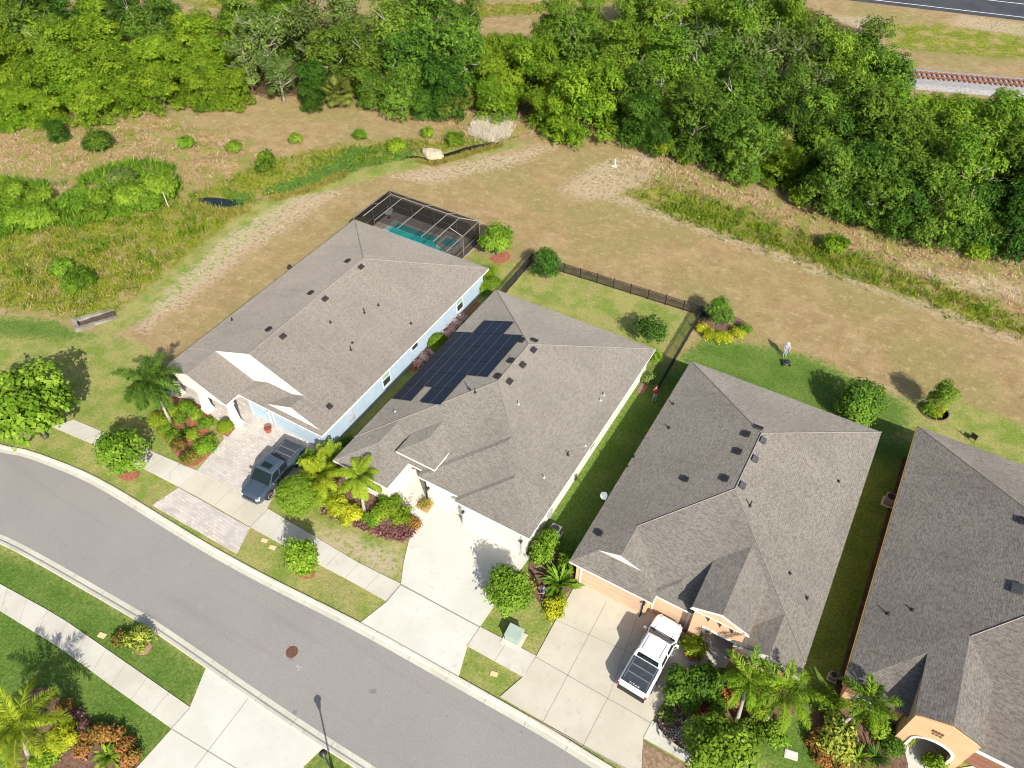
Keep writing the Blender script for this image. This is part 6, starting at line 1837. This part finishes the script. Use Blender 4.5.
B('lime shrub between spiky dracaena and hedge', 192, 434, .55, .6, F_LIME, L=.13, Wd=.08)
B('bronze shrub at the lawn side below the dracaena', 178, 444, .6, .6, F_BRONZE)
B('olive shrub at the lawn corner above the young street tree', 172, 436, .6, .55, F_MID, L=.11, Wd=.07)
# back yards
for i, (px, py) in enumerate([(702, 328), (709, 334), (718, 337), (727, 337), (738, 332)]):
    B(['first', 'second', 'third', 'fourth', 'fifth'][i] + ' yellow shrub from the left in the curved bed outside the fence corner', px, py, .68, .7, F_YEL, group='yellow shrubs in a curved bed', L=.13)
rosette('agave', 'dark blue grey agave at the fence corner', 704, 313, 1.05, 1.0, F_BLUE, 46, .13, droop=.15)
B('dark green shrub at the right end of the yellow bed', 745, 329, .55, .8, F_OAK)
B('yellow flowered clump at the foot of the ringed upright tree', 941, 408, .5, .5, F_YEL)
B('low green clump left of the ringed upright tree trunk', 928, 409, .55, .5, F_MID)
B('low lime clump in front of the ringed upright tree trunk', 935, 413, .5, .4, F_LIME)
rg = thing('edging_ring', 'dark scalloped edging ring around the small upright tree', 'edging', (*G(934, 411), 0))
MB().lathe([(1.25, 0), (1.25, .12), (1.17, .12), (1.17, 0)], n=28).build('ring', M('dark_edging', (.17, .125, .09), (.13, .095, .07)), rg)
for i, (px, py, r_) in enumerate([(490, 274, .8), (486, 286, 1.0), (494, 281, .75)]):
    B(['rounded green shrub at the rear corner of the pale blue wall', 'larger rounded green shrub along the pale blue wall rear', 'lower green shrub between wall and red mulch at the rear'][i], px, py, r_, 1.3, F_LIME if i == 0 else F_FRESH, L=.11, Wd=.07)
B('green ball shrub halfway along the pale blue side wall', 438, 342, .95, 1.4, F_FRESH, ball=True, L=.11, Wd=.07)
B('small shrub at the front corner of the pale blue side wall', 347, 442, .6, .8, F_MID)
B('small dark shrub at the rear right corner of the white house', 657, 357, .5, .8, F_MID)
B('low shrub against the white side wall near the bending person', 646, 377, .55, .7, F_GREY)
for i in range(9):
    yy = 39.3 + i * .95
    shrub('flowering_plant', ['first', 'second', 'third', 'fourth', 'fifth', 'sixth', 'seventh', 'eighth', 'ninth'][i] + ' white and red flower clump from the front along the pale blue wall', 0, 0, .36, .6, F_FLOW, 'flowers', L=.13, Wd=.1, loc=(-33.35, yy), group='flower clumps along the pale blue wall')
# meadow shrubs
mead = [(97, 141, 2.0, 1.9, F_OAK, 'dark green round shrub alone in the left meadow'), (10, 192, 1.7, 2.2, F_FRESH, 'green marsh shrub at the far left, upper one'), (10, 214, 1.7, 2.2, F_MID, 'green marsh shrub at the far left, lower one'), (40, 216, 1.7, 2.0, F_FRESH, 'green marsh shrub second along the lower marsh row'),
        (38, 196, 1.2, 1.8, F_MID, 'small green marsh shrub above the lower marsh row'), (76, 200, 1.7, 2.2, F_FRESH, 'green marsh shrub in the middle of the marsh row'), (100, 196, 1.2, 1.8, F_MID, 'darker green marsh shrub right of the marsh row middle'), (96, 213, 1.0, 1.6, F_MID, 'small green marsh shrub low in the marsh row'), (130, 192, 2.0, 2.4, F_FRESH, 'large bright marsh shrub left of the thin pole'),
        (160, 184, 1.9, 2.4, F_FRESH, 'large bright marsh shrub just above the thin pole'), (122, 178, 1.6, 2.0, F_GREY, 'grey green marsh shrub behind the bright marsh shrubs'), (150, 200, 1.3, 1.6, F_MID, 'small marsh shrub at the foot of the large bright pair'), (265, 157, 1.1, 1.3, F_MID, 'small green shrub in the right half of the left meadow, upper'),
        (263, 166, .9, 1.1, F_OAK, 'small darker shrub just below the upper meadow shrub'), (186, 142, .9, .9, F_MID, 'tiny bush in the dry meadow middle, left of two'), (234, 146, .9, 1.0, F_FRESH, 'tiny bush in the dry meadow middle, right of two'), (296, 138, .8, 1.0, F_FRESH, 'tiny bright bush above the stream meadow'), (360, 134, .7, 1.0, F_MID, 'tiny bush below the bare reddish ground, left of two'), (428, 132, .8, 1.0, F_MID, 'tiny bush below the bare reddish ground, right of two'),
        (455, 138, 1.1, 1.2, F_MID, 'low green bush at the stream bend'), (395, 145, 1.2, .9, F_BRIGHT, 'low bright bush left of the stream bend'), (664, 147, 1.3, 1.6, F_LIME, 'yellow green bush at the wood foot right of the marker post'), (688, 156, 1.4, 1.5, F_BRIGHT, 'bright bush at the wood foot above the straw band'), (650, 141, .9, 1.2, F_LIME, 'small yellowish bush at the wood foot nearest the marker post'),
        (835, 244, 1.3, 1.4, F_GREENB, 'low green bush in the marsh band below the straw'), (800, 196, 1.2, 1.5, F_BRIGHT, 'bright bush at the wood foot by the low cabbage palms'), (978, 250, 1.2, 1.3, F_BRIGHT, 'bright bush at the wood foot near the right edge'), (845, 214, 1.0, 1.2, F_MID, 'dark bush at the wood foot midway along the straw band'), (62, 268, 1.1, 1.1, F_FRESH, 'fresh green bush in the yellow marsh left of the culvert'), (75, 278, 1.6, 1.3, F_MID, 'darker bush in the yellow marsh above the culvert')]
for px, py, r_, h_, mt, lab in mead: B(lab, px, py, r_ * 1.08, h_ * 1.25, mt, L=.34, Wd=.12, dens=1.1, k=8)

# ---------------- purple ground cover and bromeliads in the white house bed
def scatter_poly(pxpoly, n):
    poly = GP(pxpoly); pl = np.array(poly)
    out = np.zeros((0, 2))
    while len(out) < n:
        q = rng.uniform(pl.min(0), pl.max(0), (n * 3, 2)); out = np.concatenate([out, q[sdf(poly, q) > 0]])
    return out[:n]
def blades(P2, hmin, hmax, wd, per=4, spread=.12, lean=.5, z=0.0):
    n = len(P2) * per
    P = np.repeat(np.column_stack([P2, np.full(len(P2), z)]), per, 0)
    P[:, :2] += rng.normal(0, spread, (n, 2))
    A = np.column_stack([rng.normal(0, lean, (n, 2)), np.ones(n)])
    Nn = rng.normal(0, 1, (n, 3)); Nn[:, 2] = np.abs(Nn[:, 2]) * .3
    t0 = np.repeat(np.clip(rng.normal(.5, .22, len(P2)), 0, 1), per)
    return leaves(P, A, Nn, rng.uniform(hmin, hmax, n), wd * rng.uniform(.7, 1.4, n), np.clip(t0 + rng.normal(0, .15, n), 0, 1))
def stuff(name, label, arr, mat):
    o = plant_obj(name, *arr, mat, None)
    tag(o, label, name.replace('_', ' '), kind='stuff')
    return o
gp = scatter_poly([(324, 513), (345, 517), (370, 527), (392, 530), (398, 520), (415, 524), (408, 540), (392, 539), (372, 532), (345, 521)], 420)
stuff('ground_cover', 'purple low ground cover filling the bed before the white house', blades(gp, .12, .28, .09, 6, .1, .9, .07), F_PURP)
path = [(325, 515), (333, 519), (341, 521), (349, 524), (357, 528), (365, 531), (373, 534), (381, 537), (389, 539), (397, 541), (404, 541), (409, 538), (413, 533), (417, 528)]
br0 = rosette('bromeliad', 'dark red bromeliad in the row edging the purple bed of the white house', 0, 0, .38, .4, F_PURP, 26, .09, group='bromeliads edging the purple bed', loc=(*G(*path[0]), .07))
for px, py in path[1:]:
    o = copy_tree(br0); o.location = (*G(px, py), .07); o.rotation_euler = (0, 0, random.uniform(0, 6))
gp = scatter_poly([(657, 716), (664, 700), (676, 712), (690, 730), (700, 745), (690, 752), (664, 733)], 160)
stuff('leaf_litter', 'dry leaf litter and pale stones beside the peach driveway', blades(gp, .08, .2, .10, 4, .12, 1.6, .08), F_PALE)

# ---------------- tall grass of marsh, straw and stream banks
WATERS = [GP(p) for p in ([(196, 199), (208, 197), (226, 199), (246, 200), (244, 206), (228, 209), (212, 207), (200, 203)], [(285, 186), (318, 174), (338, 160), (352, 152), (368, 150), (360, 158), (345, 168), (322, 179), (300, 188)], [(418, 157), (430, 158), (452, 152), (470, 146), (500, 141), (498, 144), (470, 150), (450, 156), (430, 162)], [(72, 332), (84, 336), (112, 318), (104, 306), (88, 312)])]
def zone_scatter(n, x0, x1, y0, y1, fn):
    q = np.column_stack([rng.uniform(x0, x1, n), rng.uniform(y0, y1, n)])
    for wp_ in WATERS: q = q[sdf(wp_, q) < .05]
    n = len(q)
    return q[fn(q) > rng.random(n)]
def patchy(q, f=.35, s=0.0):
    return .5 + .5 * np.sin(q[:, 0] * f + 2 * np.sin(q[:, 1] * f * .7 + s)) * np.cos(q[:, 1] * f * 1.1 + 1.7 * np.sin(q[:, 0] * f * .6 + s))
clear = lambda q: 1 - np.clip(zone('lawn', q) * 1.6, 0, 1)
g1 = zone_scatter(60000, -120, 60, 24, 125, lambda q: np.clip(zone('marsh', q) * 1.2 - .1, 0, 1) * clear(q) * (.35 + .65 * patchy(q)))
stuff('marsh_grass', 'yellow green tall grass of the wet ground', blades(g1, .25, .62, .065, 7, .22, .6), F_MARSH)
g2 = zone_scatter(32000, -120, 60, 24, 125, lambda q: np.clip(zone('marsh', q) * 1.2 - .1, 0, 1) * clear(q) * (1 - patchy(q)) * .9)
stuff('olive_grass', 'olive and tan tall grass mixed through the wet ground', blades(g2, .25, .62, .06, 7, .22, .65), F_OLIVE)
g3 = zone_scatter(26000, -90, 60, 24, 110, lambda q: np.clip(zone('marsh', q) * 1.3 - .2, 0, 1) * clear(q) * np.clip(patchy(q, .5, 2.) ** 2 + .6 * (q[:, 0] > -25), 0, 1))
stuff('reed_grass', 'fresh green reeds along the drainage band', blades(g3, .4, .95, .08, 8, .25, .55), F_GREENB)
g4 = zone_scatter(60000, -120, 60, 30, 125, lambda q: np.where(q[:, 0] < -50, .45, 1.0) * np.clip(zone('straw', q) * 1.2 - .1, 0, 1) * (1 - np.clip(zone('marsh', q), 0, 1)) * (.3 + .7 * patchy(q, .4, 1.)))
g8 = zone_scatter(30000, -120, 20, 24, 125, lambda q: np.clip(zone('marsh', q) * 1.3 - .2, 0, 1) * clear(q) * patchy(q, .28, 7.) ** 3)
stuff('tan_reed', 'tan dry reeds in patches through the green marsh', blades(g8, .3, .75, .05, 7, .25, .55), F_STRAW)
g9 = zone_scatter(26000, -120, 60, 24, 125, lambda q: np.clip(zone('marsh', q) * 1.3 - .2, 0, 1) * clear(q) * patchy(q, .42, 3.) ** 3)
stuff('marsh_ground_cover', 'leafy dark green ground cover in the marsh', blades(g9, .15, .4, .16, 6, .25, 1.1), F_MID)
stuff('dry_reed', 'pinkish tan dry reeds below the wood', blades(g4, .25, .75, .05, 7, .25, .6), F_PINK)
g5 = zone_scatter(34000, -120, 60, 45, 125, lambda q: np.clip(zone('straw', q) * 1.2 - .1, 0, 1) * patchy(q, .5, 4.) ** 2 * .9 * np.where(q[:, 0] < -40, 1.2, .5))
stuff('meadow_grass', 'patchy green grass in the dry meadow', blades(g5, .12, .4, .08, 8, .25, .8), F_OLIVE)
g6 = scatter_poly([(468, 134), (480, 118), (505, 118), (514, 128), (505, 140), (486, 143)], 260)
stuff('pampas_grass', 'pale feathery dry grass at the end of the stream', blades(g6, .5, 1.1, .05, 16, .25, .7), F_PALE)
g7 = zone_scatter(30000, -110, 60, 28, 120, lambda q: np.clip(1.4 - np.abs(zone('lawn', q) - .5) * 4, 0, 1) * (q[:, 1] > 56) * .8)
stuff('verge_grass', 'ragged grass edge between mown strip and wet ground', blades(g7, .08, .22, .05, 4, .2, .8), F_OLIVE)

row = scatter_poly([(-20, 180), (30, 184), (70, 186), (110, 168), (150, 164), (182, 172), (180, 196), (150, 212), (110, 220), (60, 232), (0, 238), (-20, 236)], 2400)
row = row[patchy(row, 1.0, 2.) > .5]
stuff('willow_reed', 'upright bright green reeds filling the row of marsh shrubs', blades(row, .4, 1.5, .12, 10, .35, .5), F_MID)
ww = scatter_poly([(262, 192), (300, 178), (330, 158), (352, 150), (400, 146), (418, 152), (400, 160), (362, 166), (340, 178), (318, 186), (290, 192)], 2600)
stuff('water_weed', 'soft bright green water weed spreading over the stream', blades(ww, .10, .28, .16, 7, .3, 1.4), F_WEED)
ww = scatter_poly([(222, 192), (250, 194), (256, 202), (240, 203), (226, 197)], 160)
stuff('water_weed', 'green water weed at the far edge of the dark pond', blades(ww, .10, .25, .16, 7, .3, 1.4), F_WEED)
bk = np.concatenate([scatter_poly(p, n_) for p, n_ in (([(190, 206), (200, 204), (214, 209), (230, 211), (246, 207), (250, 212), (228, 216), (205, 213)], 260), ([(412, 160), (432, 163), (456, 157), (475, 151), (502, 144), (502, 147), (475, 154), (456, 160), (432, 166)], 260), ([(270, 198), (300, 190), (322, 182), (346, 170), (350, 174), (324, 187), (300, 195), (275, 202)], 300))])
stuff('bank_grass', 'ragged grass on the near bank of the stream and pond', blades(bk, .2, .6, .06, 9, .25, .7), F_OLIVE)
# short grass and stubble so that lawns and the mown strip have real texture
road_poly = near[::4] + far[::-4]
def dryw(q):
    return np.clip(1 - zone('sand', q) * .8 - zone('lawn', q) - zone('marsh', q) - zone('straw', q) * .6 - zone('wood', q), 0, 1) * (q[:, 1] > 30) * (sdf([(-51, 26), (-13, 26), (6, 26), (6, 50), (-13, 50), (-32, 53), (-51, 53)], q) < 0)
d1 = zone_scatter(70000, -90, 40, 30, 110, lambda q: dryw(q) * (.35 + .65 * patchy(q, .9, 1.5)))
stuff('stubble_grass', 'short straw coloured stubble on the mown dry strip', blades(d1, .03, .11, .05, 5, .16, 1.6), F_STRAW)
d2 = zone_scatter(45000, -90, 40, 30, 110, lambda q: dryw(q) * patchy(q, .45, 5.) ** 2)
stuff('sparse_grass', 'sparse olive grass on the mown dry strip', blades(d2, .03, .12, .05, 5, .16, 1.5), F_OLIVE)
sd = zone_scatter(15000, -90, 40, 30, 110, lambda q: np.clip(zone('sand', q) * 1.3 - .3, 0, 1) * (q[:, 1] > 28) * (.3 + .7 * patchy(q, 1.1, 2.)))
stuff('white_pebble', 'whitish shell pebbles scattered on bare tracks', blades(sd, .06, .16, .09, 4, .2, 4.0), F_PALE)
def lawnw(q):
    return np.clip(zone('lawn', q) * 1.4 - .4, 0, 1) * (sdf(road_poly, q) < -.7)
l1 = zone_scatter(95000, -80, 26, 2, 62, lambda q: lawnw(q) * (.3 + .7 * patchy(q, .8, .4)))
stuff('lawn_grass', 'mown green lawn grass', blades(l1, .02, .05, .035, 5, .13, 1.3), F_LAWN)
